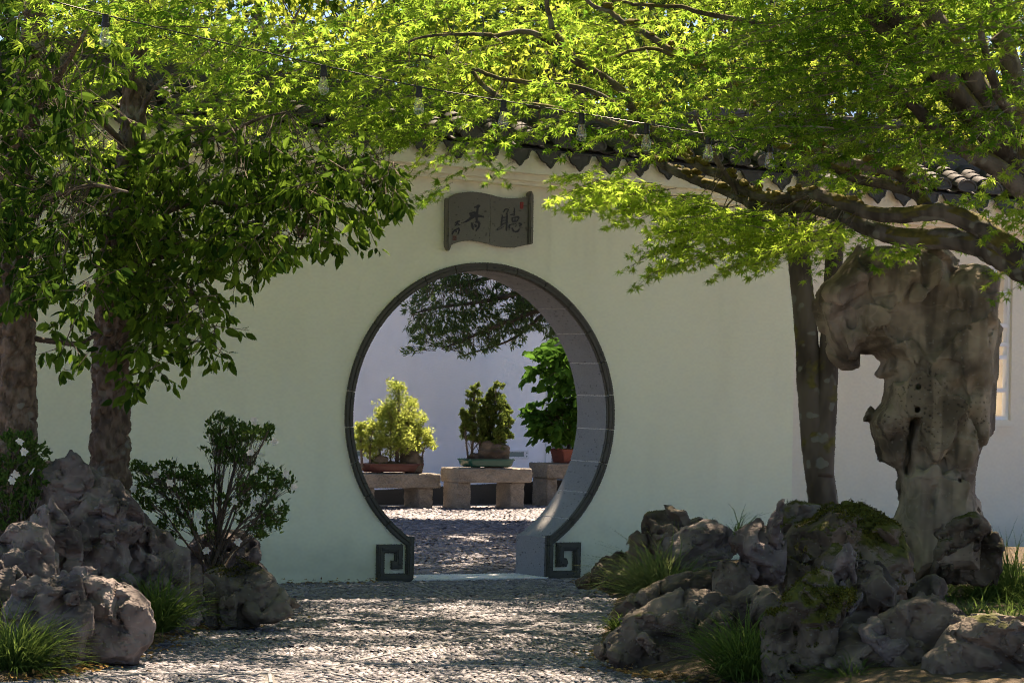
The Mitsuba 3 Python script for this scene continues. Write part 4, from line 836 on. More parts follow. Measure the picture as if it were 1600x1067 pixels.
# ------------------------------------------------------------------ two trees with corky bark on the left
def cork_trunk(L, d, seed, holder):
    P, R = px_line(L, d, d, 12); k = np.linspace(0, 1, len(P)); n = 240
    Q = np.stack([np.interp(np.linspace(0, 1, n), k, P[:, j]) for j in range(3)], 1); R = np.interp(np.linspace(0, 1, n), k, R)
    m = tube(Q, R, 64, 0, seed); v = m.vertices[:-2].reshape(n, 64, 3); w = v.copy(); w[..., 2] *= .42; w += .02 * (meshkit.noise(v * 9, 3)[..., None] - .5)
    rid = np.clip(np.abs(2 * meshkit.fbm(w * 26, 2, seed) - 1) * 4, 0, 1); blk = meshkit.noise(v * [30, 30, 16], seed + 5)
    off = .030 * rid + .024 * (blk - .5) + .012 * meshkit.noise(v * 60, seed + 2)
    v = v + unit(v - Q[:, None]) * off[..., None]; m.vertices[:-2] = v.reshape(-1, 3)
    put('trunk', m, 'm_bark_cork', holder, smooth=True)
ct = [thing('broadleaf_tree', 'thick corky barked tree trunk at the left edge with dark hanging leaves', 'tree'),
      thing('broadleaf_tree', 'corky barked tree behind the left rockery, second from the left edge, with pointed drooping leaves', 'tree')]
cork_trunk([(12, 900, 36), (18, 800, 31), (20, 700, 28), (22, 600, 26), (20, 500, 26), (18, 420, 25), (20, 330, 22), (30, 230, 18), (45, 120, 14), (60, 0, 11), (70, -120, 8)], 17.9, 6, ct[0])
cork_trunk([(170, 900, 29), (172, 800, 25), (172, 720, 23), (173, 640, 22), (174, 560, 21.5), (176, 480, 20.5), (182, 400, 20), (195, 320, 16), (205, 240, 13), (210, 120, 10), (220, 0, 8), (230, -140, 6)], 18.6, 7, ct[1])
cc = [Crown(31), Crown(32)]; cl = [[], []]
def cbranch(i, L, d0, d1, seed):
    P, R = px_line(L, d0, d1, 6); cl[i].append(P); put('branch', tube(P, R, 7, .25, seed), 'm_bark_thin', ct[i], smooth=True)
cbranch(1, [(190, 400, 7), (210, 330, 6), (230, 277, 5.5), (287, 233, 4.5), (337, 216, 3.5), (405, 186, 2.5), (450, 175, 1.5)], 18.6, 17.9, 1)
cbranch(1, [(185, 420, 6), (230, 350, 5), (304, 317, 4), (364, 320, 3.5), (422, 321, 3.2), (472, 309, 2.8), (540, 293, 2.2), (620, 272, 1.3)], 18.6, 18.2, 2)
cbranch(1, [(187, 400, 5), (240, 330, 4), (294, 307, 3.5), (337, 300, 3), (388, 310, 2.6), (439, 297, 2.2), (506, 273, 1.6), (580, 240, 1)], 18.6, 18.8, 3)
cbranch(1, [(180, 450, 5), (230, 430, 4), (280, 440, 3), (310, 470, 2), (340, 520, 1.4)], 18.6, 18.4, 4)
cbranch(1, [(182, 440, 4), (260, 400, 3.5), (330, 390, 2.6), (400, 385, 1.8), (470, 375, 1)], 18.6, 18.2, 5)
cbranch(1, [(205, 240, 6), (150, 180, 5), (110, 150, 4), (70, 110, 3)], 18.6, 17.4, 6)
cbranch(1, [(208, 200, 5), (250, 130, 4), (310, 110, 3), (380, 90, 2)], 18.6, 18.2, 7)
cbranch(0, [(45, 525, 5), (60, 530, 4.5), (91, 534, 4.5), (125, 537, 4), (150, 522, 3)], 17.9, 18.3, 8)
cbranch(0, [(24, 230, 7), (50, 180, 6), (80, 140, 5), (110, 90, 4), (140, 40, 3)], 17.9, 17.0, 9)
cbranch(0, [(22, 380, 6), (60, 330, 5), (100, 300, 4), (150, 290, 3), (200, 300, 2)], 17.9, 16.9, 10)
cbranch(0, [(20, 330, 6), (-20, 280, 5), (-70, 240, 4)], 17.9, 17.0, 11)
def cluster(i, x, y, rx, ry, n, d0, d1, tone=.5, size=.085, lvs=8):
    C = cc[i]; rg = C.rg; B = np.concatenate(cl[i])
    for k in range(n):
        a = rg.uniform(0, 2 * math.pi); r = math.sqrt(rg.random()); p = atd(x + rx * r * math.cos(a), y + ry * r * math.sin(a), rg.uniform(d0, d1))
        j = np.linalg.norm(B - p, axis=1).argmin()
        if np.linalg.norm(B[j] - p) < .45:
            mid = (B[j] + p) / 2 + rg.normal(0, .03, 3) + [0, 0, .03]; C.tw.append([*B[j], *mid, .004, .003]); C.tw.append([*mid, *p, .003, .0025])
        out = unit(p - B[j]) + rg.normal(0, .5, 3); out[2] = rg.normal(-.15, .25)
        C.hang_twig(p, out, rg.uniform(.10, .24), size, tone, lvs)
for (x, y, rx, ry, n) in [(30, 70, 80, 90, 46), (50, 200, 90, 100, 50), (50, 330, 80, 70, 44), (110, 430, 60, 50, 20), (100, 530, 50, 40, 9), (60, 420, 60, 40, 16), (-40, 300, 60, 200, 30)]:
    cluster(0, x, y, rx, ry, int(n * 1.3), 16.6, 17.7, .22)
for (x, y, rx, ry, n) in [(130, 60, 90, 60, 26), (120, 260, 90, 50, 26), (220, 300, 90, 50, 34), (240, 230, 90, 60, 22), (180, 370, 90, 45, 40), (330, 300, 90, 50, 34), (340, 230, 80, 50, 20), (430, 260, 80, 55, 36), (440, 330, 80, 40, 28), (530, 265, 70, 45, 32), (600, 280, 45, 32, 14),
                          (560, 310, 50, 22, 9), (260, 405, 90, 45, 36), (360, 370, 70, 35, 22), (450, 370, 50, 28, 11), (495, 360, 30, 22, 4), (380, 410, 40, 22, 8), (280, 465, 60, 40, 24), (310, 510, 40, 40, 13), (240, 530, 35, 55, 14), (340, 545, 18, 22, 3), (225, 590, 18, 25, 4), (230, 450, 50, 50, 20)]:
    cluster(1, x, y, rx, ry, int(n * 1.6), 17.6, 18.9, .5)
# higher up, out of the picture
for i, (v0, v1, n) in enumerate(((-4.8, -2.4, 330), (-3.8, -1.0, 300))):
    for k in range(n):
        rg = cc[i].rg; q = CAM * [1, 1, 0] + VR * rg.uniform(v0, v1) + VF * rg.uniform(16.2, 22.5) + np.array([0, 0, rg.uniform(4.2, 6.0)])
        if not open_to_sun(q, 1.15): cc[i].hang_twig(q, rg.normal(0, 1, 3) * [1, 1, .3], .25, .09, .5, 12)
for i in (0, 1):
    put('twigs', tubes(cc[i].tw), 'm_bark_thin', ct[i], kind='stuff'); put_leaves('foliage', cc[i].L, OVAL, 'm_camphor', ct[i], parts=300)

# ------------------------------------------------------------------ twin trunks at the corner of the wall
tw = thing('slender_tree', 'slender tree with two dark trunks forking low in front of the wall corner', 'tree')
for k, (L, sd) in enumerate([([(1296, 840, 25), (1288, 795, 24), (1281, 745, 23), (1275, 700, 22.5), (1270, 650, 21), (1265, 600, 20), (1262, 550, 18.5), (1257, 490, 18), (1251, 430, 17.5), (1249, 395, 17), (1252, 340, 16), (1258, 290, 14), (1264, 240, 12), (1275, 170, 10), (1290, 80, 8), (1300, -40, 6)], 1),
                             ([(1285, 745, 18), (1287, 690, 18), (1290, 640, 17.5), (1293, 590, 16.5), (1296, 540, 15.5), (1300, 480, 15), (1302, 430, 14.5), (1304, 395, 14), (1312, 330, 12), (1325, 260, 10), (1345, 180, 8), (1370, 80, 6), (1390, -30, 4)], 2)]):
    P, R = px_line(L, 20.2, 20.4, 8); put('trunk', tube(P, R, 20, .12, 90 + k), 'm_bark_twin', tw, smooth=True)
tc = Crown(55)
canopy(tc, 170, .8, 4.6, 19.0, 24.0, 4.5, 6.4, 103)
put('twigs', tubes(tc.tw), 'm_bark_thin', tw, kind='stuff'); put_leaves('foliage', tc.L, CHIP6, 'm_maple', tw, parts=0)

# ------------------------------------------------------------------ shrubs, grasses
def shrub(label, base_px, d, stems, clusters, flowers, seed, size=.034):
    s = thing('flowering_shrub', label, 'shrub'); C = Crown(seed); rg = C.rg; b = atd(*base_px, d); tips = []
    for (x, y) in stems:
        e = atd(x, y, d + rg.uniform(-.22, .22)); m = b * .5 + e * .5 + rg.normal(0, .035, 3) + (b - e) * [.08, .08, 0]
        Q = smooth_line(np.array([[*(b + rg.normal(0, .03, 3) * [1, 1, 0]), .010], [*m, .007], [*e, .003]]), 6); tips.append(Q[:, :3]); put('stem', tube(Q[:, :3], Q[:, 3], 6, .2, seed), 'm_bark_thin', s, smooth=True)
    TP = np.concatenate(tips)
    for (x, y, rx, ry, n) in clusters:
        for k in range(int(n * 1.5)):
            a = rg.uniform(0, 6.28); r = math.sqrt(rg.random()); p = atd(x + rx * r * math.cos(a), y + ry * r * math.sin(a), d + rg.uniform(-.22, .22)); j = np.linalg.norm(TP - p, axis=1).argmin()
            q = TP[max(0, j - 2)]; C.tw.append([*q, *p, .0026, .0015]); C.tuft(p, (p - q) + [0, 0, .12], size, .5, 11, .75)
    put('twigs', tubes(C.tw), 'm_bark_thin', s, kind='stuff'); put_leaves('foliage', C.L, OVAL, 'm_shrub', s, parts=120)
    F = Leaves()
    for (x, y) in flowers:
        c = atd(x, y, d - .30); n0 = unit(-VF + rg.normal(0, .4, 3) + [0, 0, .3]); t0 = unit(np.cross(n0, [.1, .2, 1])); t1 = np.cross(n0, t0); G = Leaves()
        for k in range(6):
            a = k * 1.047 + rg.normal(0, .15); dd = t0 * math.cos(a) + t1 * math.sin(a); G.add(c, dd + n0 * .35, n0, .029 * rg.uniform(.8, 1.15), rg.random())
        m, cc_ = G.mesh(OVAL_W); put('flower', m, 'm_petal', s, color=TONES['m_petal'][0] + (TONES['m_petal'][1] - TONES['m_petal'][0]) * cc_[:, None])
OVAL_W = oval_leaf(.36, .10)
shrub('dark green shrub with white blossoms between the left rocks and the wall', (335, 895), 18.8,
      [(345, 655), (360, 665), (385, 662), (420, 672), (340, 690), (405, 700), (450, 742), (430, 790), (415, 830), (345, 740), (300, 740), (260, 740), (225, 745), (250, 790), (290, 800), (380, 760), (370, 720), (440, 770), (320, 780)],
      [(345, 670, 22, 20, 22), (375, 680, 28, 16, 22), (410, 676, 20, 12, 12), (340, 705, 22, 22, 22), (385, 715, 26, 20, 20), (415, 748, 30, 18, 22), (445, 755, 14, 14, 8), (395, 770, 28, 22, 22), (425, 800, 24, 20, 20), (410, 825, 26, 16, 14), (300, 745, 24, 16, 20), (260, 740, 24, 16, 20), (222, 742, 20, 18, 16), (240, 775, 30, 22, 24), (290, 780, 30, 24, 24), (330, 770, 26, 26, 20), (270, 815, 24, 24, 16), (320, 825, 24, 20, 10), (365, 800, 20, 22, 8)],
      [(391, 707), (408, 712), (401, 733), (404, 781), (396, 786), (372, 846), (311, 806), (323, 859), (243, 741), (208, 764), (265, 755), (447, 740), (459, 762), (397, 658), (366, 784), (430, 690), (212, 790)], 201)
shrub('leafy dark shrub with white blossoms at the foot of the trunk on the left edge', (20, 850), 17.4, [(20, 690), (50, 700), (60, 740), (5, 720), (40, 770), (-20, 740), (62, 790)],
      [(30, 690, 26, 16, 16), (50, 715, 22, 22, 18), (15, 735, 26, 24, 20), (50, 760, 22, 18, 14), (25, 785, 34, 22, 20), (-20, 760, 20, 50, 20), (20, 815, 30, 14, 10)], [(52, 737), (18, 750), (30, 690), (36, 706), (24, 740)], 202, .040)
BLADE = (np.array([[-.5, 0, 0], [.5, 0, 0], [-.42, .38, -.02], [.42, .38, -.02], [-.28, .70, -.10], [.28, .70, -.10], [0, .94, -.26]]) * [.030, 1, 1.0], np.array([[0, 1, 3], [0, 3, 2], [2, 3, 5], [2, 5, 4], [4, 5, 6]]))
def grass(px, py, d, hpx, rpx, n, seed, mat, label, lean=(0, 0), curl=1.0):
    rg = np.random.default_rng(seed); c = atd(px, py, d); h = hpx * d / FPX; r = rpx * d / FPX; L = Leaves()
    a = rg.uniform(0, 2 * np.pi, n); q = rg.random(n) ** .7
    base = c + np.stack([np.cos(a), np.sin(a), 0 * a], 1) * (q * r * .35)[:, None]
    out = np.stack([np.cos(a), np.sin(a), 0 * a], 1) + VR * lean[0]
    D = out * (q * 1.25 * r / h)[:, None] + [0, 0, 1.0] + rg.normal(0, .34, (n, 3)); s = h * 1.15 * rg.uniform(.55, 1.1, n)
    L.add(base, D, np.cross(np.cross(D, [0, 0, 1.0]), D) + rg.normal(0, .3, (n, 3)), s, np.clip(rg.normal(.45, .25, n), 0, 1))
    v, f = BLADE; bl = (v * [1, 1, 2.2 * curl], f); bl[0][:, 0] *= .26 / h
    m, c_ = L.mesh(bl); lo, hi = TONES[mat]; key = thing('grass_clump', label, 'grass'); scene[key] = mikit.ply(m, mat, color=lo + (hi - lo) * c_[:, None])
grass(20, 1058, 15.3, 108, 78, 1000, 1, 'm_grass', 'thick dark grass clump in the lower left corner')
grass(242, 986, 17.0, 95, 62, 700, 2, 'm_grass', 'green grass clump between the low grey boulder and the slender pale rock')
grass(1030, 940, 18.2, 105, 80, 800, 3, 'm_grass_light', 'pale arching grass clump before the flat topped boulder', (-.3, 0))
grass(968, 985, 17.2, 34, 30, 160, 4, 'm_grass', 'short bright grass tuft by the corner of the pavement')
grass(1165, 1066, 15.5, 120, 80, 800, 5, 'm_grass', 'dark grass clump in the shade under the upright brown rocks')
grass(1150, 840, 20.4, 52, 70, 110, 6, 'm_grass', 'thin sparse grass against the wall right of the gate')
grass(1330, 1075, 15.1, 60, 70, 420, 7, 'm_grass', 'dark grass at the bottom edge below the right rockery')
grass(1590, 955, 18.4, 120, 80, 700, 8, 'm_grass', 'tall grass at the right edge beside the standing stone')
grass(1515, 965, 17.0, 34, 60, 260, 9, 'm_grass_light', 'low sunlit grass to the right of the standing stone foot')
grass(1570, 968, 16.9, 26, 60, 240, 10, 'm_grass_light', 'low pale grass nearest to the lower right corner')
grass(1540, 950, 18.2, 60, 55, 380, 12, 'm_grass', 'grass at the right of the mossy foot of the standing stone')
grass(1620, 985, 17.4, 70, 60, 380, 13, 'm_grass', 'grass cut by the right edge in front of the taller grass')
grass(1110, 825, 20.4, 24, 10, 14, 11, 'm_grass', 'few upright blades behind the flat topped boulder')
# low grass covering the bed round the standing stone
rg = np.random.default_rng(66); gp = sg.Polygon([ground(*q, .2)[:2] for q in [(1440, 945), (1480, 915), (1560, 905), (1700, 905), (1760, 985), (1560, 1000), (1450, 975)]]); gx0, gy0, gx1, gy1 = gp.bounds; n = 9000
G = np.stack([rg.uniform(gx0, gx1, n), rg.uniform(gy0, gy1, n), rg.uniform(.16, .24, n)], 1); G = G[shapely.contains_xy(gp, G[:, 0], G[:, 1])]; L = Leaves(); n = len(G)
D = rg.normal(0, .55, (n, 3)); D[:, 2] = 1; L.add(G, D, np.cross(np.cross(D, [0, 0, 1.0]), D) + rg.normal(0, .3, (n, 3)), rg.uniform(.08, .20, n), np.clip(rg.normal(.5, .3, n), 0, 1))
m, c_ = L.mesh((BLADE[0] * [2.2, 1, 2.0], BLADE[1])); put('grass_cover', m, 'm_grass', kind='stuff', label='low grass covering the bed round the standing stone', color=TONES['m_grass'][0] + (TONES['m_grass'][1] - TONES['m_grass'][0]) * c_[:, None])
# moss standing proud of the stones
for (key, m) in MOSSY:
    nv = m.vertex_normals; v = m.vertices; q = meshkit.fbm(v * 4.3, 4, 4) + .22 * nv[:, 2]; rg = np.random.default_rng(len(v)); thr = .64 if 'mossy' in str(scene[key]['bsdf']) else .72
    i = np.nonzero((q > thr) & (nv @ (-VF) > -.3) & (v[:, 2] > .05))[0]
    if len(i) < 20: continue
    i = rg.choice(i, min(len(i) * 3, 14000)); L = Leaves(); L.add(v[i] + rg.normal(0, .005, (len(i), 3)), nv[i] + rg.normal(0, .5, (len(i), 3)), rg.normal(0, 1, (len(i), 3)), rg.uniform(.005, .012, len(i)), np.clip(rg.normal(.4, .3, len(i)), 0, 1))
    mm, c_ = L.mesh(CHIP); put('moss', mm, 'm_mossleaf', key, color=TONES['m_mossleaf'][0] + (TONES['m_mossleaf'][1] - TONES['m_mossleaf'][0]) * c_[:, None], kind='stuff')
# fallen leaves along the edge of the beds
lt = Leaves(); rg = np.random.default_rng(77)
for (a, b, n) in [((448, 962), (400, 980), 60), ((400, 980), (290, 986), 150), ((290, 986), (235, 1015), 170), ((235, 1015), (150, 1048), 170), ((150, 1048), (20, 1066), 220), ((932, 1024), (985, 1058), 130), ((985, 1058), (1130, 1072), 140), ((905, 908), (960, 935), 50), ((445, 915), (580, 912), 60)]:
    t = rg.random(n); A, B = ground(*a), ground(*b); P = A + (B - A) * t[:, None] + rg.normal(0, .07, (n, 3)) * [1, 1, 0]; P[:, 2] = rg.uniform(.012, .04, n)
    lt.add(P, rg.normal(0, 1, (n, 3)) * [1, 1, .15], rg.normal(0, .4, (n, 3)) + [0, 0, 1], rg.uniform(.02, .045, n), rg.random(n))
m, c_ = lt.mesh(OVAL); put('leaf_litter', m, 'm_litter', kind='stuff', label='fallen brown leaves along the planting beds', color=TONES['m_litter'][0] + (TONES['m_litter'][1] - TONES['m_litter'][0]) * c_[:, None])
# ------------------------------------------------------------------ the inner courtyard seen through the gate
DB = 38.2
bwc = atd(700, 700, DB); 
def on_back(px, py, off=0.0): return aty(px, py, YB - off)
YB = bwc[1]
bx0, bx1 = on_back(380, 700)[0], on_back(852, 700)[0]
bw = thing('courtyard_wall', 'white plastered wall with sky tint in its colour behind the bonsai benches', 'wall')
put('plaster', box(bx0 - 3, bx1, YB, YB + .3, -.2, 4.0), 'm_plaster_cool', bw); put('coping', box(bx0 - 3.1, bx1 + .06, YB - .08, YB + .38, 4.001, 4.12), 'm_ridge', bw)
bj = thing('doorway', 'grey stone door post and door recess at the right end of the courtyard wall', 'doorway')
put('jamb', box(bx1 + .001, bx1 + .075, YB - .03, YB + .3, -.1, 2.5), 'm_white', bj); put('door', box(bx1 + .0755, bx1 + 1.3, YB + .12, YB + .2, -.1, 2.45), 'm_reveal', bj); put('lintel', box(bx1 + .0755, bx1 + 1.4, YB - .03, YB + .3, 2.4501, 2.62), 'm_reveal', bj)
put('jamb', box(bx1 + 1.3005, bx1 + 1.42, YB - .03, YB + .3, -.1, 2.45), 'm_white', bj)
put('plaster', box(bx1 + 1.4205, bx1 + 9, YB + .02, YB + .3, -.2, 4.0), 'm_plaster_cool', bw); put('plaster', box(bx1 + .002, bx1 + 1.42, YB + .03, YB + .28, 2.621, 4.0), 'm_plaster_cool', bw)
def recess_light(px0, py0, px1, py1, label):
    a, b = on_back(px0, py1), on_back(px1, py0); k = thing('wall_light', label, 'wall light', 'step lights set low in the courtyard wall')
    w, h = b[0] - a[0], b[2] - a[2]; fr = sg.box(a[0], a[2], b[0], b[2]).difference(sg.box(a[0] + .19 * w, a[2] + .26 * h, b[0] - .19 * w, b[2] - .2 * h))
    put('frame', ext_xz(fr, YB - .02, YB - .001), 'm_white', k); put('lens', box(a[0] + .19 * w, b[0] - .19 * w, YB - .008, YB - .002, a[2] + .26 * h, b[2] - .2 * h), 'm_lens', k)
    for s in (.09, .91):
        for t in (.3, .7):
            c = trimesh.creation.cylinder(.008, .006, sections=8); c.apply_transform(trimesh.transformations.rotation_matrix(math.pi / 2, [1, 0, 0])); c.apply_translation([a[0] + s * w, YB - .0235, a[2] + t * h]); put('screw', c, 'm_lens', k)
solid('m_lens', [.16, .22, .22], .25)
recess_light(787, 703, 825, 717, 'small white framed step light in the wall right of the green tray bonsai')
recess_light(538, 702, 576, 716, 'small white framed step light in the wall behind the left bonsai')
solid('m_ramp', c_stone([.50, .49, .50], .15), .85, b_stone, .003); solid('m_kerb', c_stone([.055, .055, .055], .4), .8, b_stone, .004)
# a low ramp with a dark stone edge along the wall
def ramp():
    ya = atd(700, 790, 36.9)[1]; X = [ground(px, 789)[0] for px in (520, 860)]; A = [aty(px, py, ya) for px, py in ((589, 781), (772, 763))]; k = (A[1][2] - A[0][2]) / (A[1][0] - A[0][0])
    z = [max(.03, A[0][2] + k * (x - A[0][0])) for x in (bx0 - 1.5, bx1 - .3)]; x0, x1 = bx0 - 1.5, bx1 - .3
    def pr(y0, y1, dz, name, mat):
        v = [[x, y, q] for x, zz in ((x0, z[0]), (x1, z[1])) for y in (y0, y1) for q in (-.1, zz + dz)]
        m = M(v, trimesh.creation.box().faces); m.fix_normals(); put(name, m, mat, rp)
    pr(ya, ya + .14, .012, 'kerb', 'm_kerb'); pr(ya + .1405, YB - .002, 0, 'walkway', 'm_ramp')
rp = tag(numbered('ramp'), 'pale ramp with a dark stone edge rising along the courtyard wall', kind='structure')
ramp()
# benches of rough granite
def c_gran(base):
    def fn(p, n, uv):
        a = fbm(p.x * 6, p.y * 6, p.z * 6, 3); s = speck(p, 75); return mi.Color3f(base) * (.6 + .6 * a) * (.75 + .5 * s)
    return fn
solid('m_granite', c_gran([.23, .205, .175]), .9, lambda p, n, uv: fbm(p.x * 25, p.y * 25, p.z * 25, 4), .03)
def rough_block(x0, x1, y0, y1, z0, z1, seed, amp=.012):
    m = bevbox(x0, x1, y0, y1, z0, z1, .012); m = m.subdivide_to_size(.035, max_iter=12)
    v = np.array(m.vertices); c = np.array([(x0 + x1) / 2, (y0 + y1) / 2, (z0 + z1) / 2])
    o = (meshkit.fbm(v * 17, 3, seed) - .5)[:, None] * unit((v - c) / np.array([x1 - x0, y1 - y0, z1 - z0])) * [1, 1, .25]
    return M(v + o * amp * 2.4, m.faces)
def bench(gx, gy, wide, deep, pz0, pz1, legs, label, seed):
    b = thing('stone_bench', label, 'bench', 'rough granite benches carrying potted trees')
    put('seat_slab', rough_block(gx, gx + wide, gy, gy + deep, pz0, pz1, seed), 'm_granite', b)
    for i, (l0, l1) in enumerate(legs): put('leg', rough_block(gx + l0, gx + l1, gy + .05, gy + deep - .06, -.03, pz0 - .001, seed + 3 + i), 'm_granite', b)
g = ground(718, 795.5); yb = g[1]
def X(px): return aty(px, 760, yb)[0]
def Zb(py, px=760, y=None): return aty(px, py, yb if y is None else y)[2]
bench(X(717), yb, X(831.5) - X(717), .46, Zb(754), Zb(731.5), [(X(717.5) - X(717), X(737) - X(717) + .02), (X(801) - X(717), X(823) - X(717))], 'rough granite bench in the middle carrying the green tray', 3)
yl = ground(665, 794.5)[1] + .03
def Xl(px): return aty(px, 760, yl)[0]
bench(Xl(548), yl, Xl(689) - Xl(548), .50, Zb(762.5, 640, yl), Zb(740, 640, yl), [(Xl(566) - Xl(548), Xl(589) - Xl(548)), (Xl(658) - Xl(548), Xl(680) - Xl(548))], 'low granite bench on the left carrying the brown oval tray', 13)
yr = ground(857, 790.5)[1] + .05
def Xr(px): return aty(px, 760, yr)[0]
bench(Xr(855), yr, .95, .46, Zb(747.5, 870, yr), Zb(724, 870, yr), [(.02, .17), (.76, .92)], 'granite bench on the right partly hidden by the gate', 23)
# the trays and their trees
solid('m_tray_brown', [.085, .030, .024], .45, clearcoat=.3); solid('m_tray_green', [.012, .065, .050], .22, clearcoat=.7); solid('m_pot_red', c_stone([.15, .046, .032], .5), .7)
def oval_tray(cx, cy, z, a, b, h, mat, holder, square=False):
    n = 40; t = np.arange(n) * 2 * np.pi / n; V = []
    def prof(k, zz):
        if square: c, s = np.cos(t), np.sin(t); q = (np.abs(c) ** 8 + np.abs(s) ** 8) ** (-1 / 8); return np.stack([cx + a * k * c * q, cy + b * k * s * q, zz + 0 * t], 1)
        return np.stack([cx + a * k * np.cos(t), cy + b * k * np.sin(t), zz + 0 * t], 1)
    rings = [prof(.86, z + .012), prof(.90, z + .02), prof(.965, z + h * .78), prof(1.0, z + h * .84), prof(1.0, z + h), prof(.955, z + h), prof(.94, z + h * .72)]
    V = np.concatenate(rings); F = []
    for k in range(len(rings) - 1):
        for j in range(n): p, q = k * n + j, k * n + (j + 1) % n; F += [[p, q, q + n], [p, q + n, p + n]]
    V = np.vstack([V, [cx, cy, z + h * .72], [cx, cy, z + .012]]); e = len(rings) - 1
    F += [[e * n + j, e * n + (j + 1) % n, len(V) - 2] for j in range(n)] + [[(j + 1) % n, j, len(V) - 1] for j in range(n)]
    put('tray', M(V, F), mat, holder, smooth=35)
    for sx in (-.6, .6):
        for sy in (-.5, .5): put('foot', bevbox(cx + sx * a - .05, cx + sx * a + .05, cy + sy * b - .03, cy + sy * b + .03, z + .0005, z + .0135, .003), mat, holder)
def mini_rock(c, r, seed, holder, sq=(1, .8, .8)):
    m = trimesh.creation.icosphere(3, 1.0); v = m.vertices; n = meshkit.fbm(v * 1.7 + seed, 4, seed); m.vertices = v * (.55 + .9 * n)[:, None] * r * np.array(sq) + c
    put('rock', m, 'm_rock_mossy', holder, smooth=True)
def bonsai(label, tray, trunks, rocks, soilz, bs, mat, seed):
    b = thing('bonsai', label, 'bonsai'); oval_tray(*tray, b, square=bs)
    cx, cy, z, a, bb, h, _ = tray; u = np.random.default_rng(seed)
    m = trimesh.creation.icosphere(3, 1.0); v = m.vertices; m.vertices = v * [a * .9, bb * .88, .05] * (1 + .3 * (meshkit.fbm(v * 4, 3, seed) - .5))[:, None] + [cx, cy, z + h * .70]; put('soil', m, 'm_soil', b, smooth=True)
    for (c, r, sq, sd) in rocks: mini_rock(c, r, sd, b, sq)
    C = Crown(seed)
    for (base, top, r, blobs) in trunks:
        mid = (base + top) / 2 + u.normal(0, .012, 3) * [1, 1, 0]; Q = smooth_line(np.array([[*base, r], [*mid, r * .75], [*top, r * .25]]), 8)
        put('trunk', tube(Q[:, :3], Q[:, 3], 8, .2, seed), 'm_bark_thin', b, smooth=True)
        for (c, rr, n) in blobs:
            k = np.linalg.norm(Q[:, :3] - c, axis=1).argmin(); C.tw.append([*Q[max(0, k - 3), :3], *c, .006, .003])
            d = unit(u.normal(size=(max(3, n // 36), 3)))
            for e in d: C.blob(c + e * rr * .7 * u.random() ** .4, rr * .45, int(34), .026, np.clip(.5 + u.normal(0, .15), 0, 1), .9, .8)
    put('twigs', tubes(C.tw), 'm_bark_thin', b, kind='stuff'); put_leaves('foliage', C.L, CHIP, mat, b)
zl = Zb(740, 640, yl) + .006; yc = yl + .24
def B(px, py, y=None): return aty(px, py, yc if y is None else y)
ua = B(562, 735)[0]; ub = B(661, 735)[0]; rgb_ = np.random.default_rng(91)
tr = []
for (bx, tx, ty, r, w) in [(566, 562, 664, .016, 15), (578, 582, 668, .014, 15), (594, 596, 640, .016, 24), (610, 608, 640, .013, 22), (620, 624, 606, .024, 36), (626, 642, 630, .022, 30), (632, 640, 650, .016, 18), (645, 656, 664, .016, 24), (657, 667, 684, .012, 14)]:
    yy = yc + rgb_.uniform(-.12, .12); base = np.array([B(bx, 725, yy)[0], yy, zl + .06]); top = B(tx, ty, yy); bl = []; hgt = B(tx, 690, yy)[2]
    k = 0
    zt = top[2]; zlo = max(base[2] + .19, zt - .75 if w > 20 else zt - .35)
    for zz in np.arange(zt, zlo, -.085):
        q = (zt - zz) / (zt - zlo + .01); rad = w * DB * .93 / FPX * (.35 + .75 * math.sin(min(1, q * 1.1 + .12) * math.pi / 1.7))
        for j in range(3): bl.append((np.array([top[0] + (base[0] - top[0]) * q * .5, yy, zz]) + rgb_.normal(0, 1, 3) * [rad * .55, rad * .55, .02], rad * .62 + .03, 130))
    tr.append((base, top, r, bl))
bonsai('bonsai forest with yellow green crowns in a brown oval tray on the left bench', ((ua + ub) / 2, yc, zl, (ub - ua) / 2, .20, .105, 'm_tray_brown'), tr,
       [(np.array([B(588, 725)[0], yc - .06, zl + .10]), .11, (1.1, .8, .9), 3), (np.array([B(643, 725)[0], yc - .02, zl + .13]), .14, (.9, .8, 1.2), 4), (np.array([B(612, 725)[0], yc, zl + .08]), .07, (1, 1, .8), 5)], 0, False, 'm_bonsai', 61)
zm = Zb(731.5) + .006; ym = yb + .21
def Bm(px, py): return aty(px, py, ym)
ua, ub = Bm(722.5, 720)[0], Bm(796, 720)[0]; tr = []
for (bx, tx, ty, r, w, q0) in [(732, 723, 640, .013, 6, 676), (741, 741, 600, .017, 9, 690), (750, 756, 625, .014, 8, 690), (763, 764, 612, .014, 8, 690), (767, 775, 600, .016, 9, 690), (772, 783, 630, .012, 8, 690), (777, 795, 636, .012, 8, 685), (780, 788, 655, .012, 9, 690)]:
    yy = ym + rgb_.uniform(-.08, .08); base = np.array([Bm(bx, 715)[0], yy, zm + .07]); top = aty(tx, ty, yy); bl = []; zlo = aty(tx, q0, yy)[2]
    for zz in np.arange(top[2], zlo, -.04):
        q = (top[2] - zz) / (top[2] - base[2]); rad = w * 36 / FPX * rgb_.uniform(.8, 1.35) * (.5 + .6 * min(1, q * 5))
        for j in range(2): bl.append((np.array([top[0] + (base[0] - top[0]) * q, yy, zz]) + rgb_.normal(0, 1, 3) * [rad * .6, rad * .6, .02], rad * .8, 80))
    tr.append((base, top, r, bl))
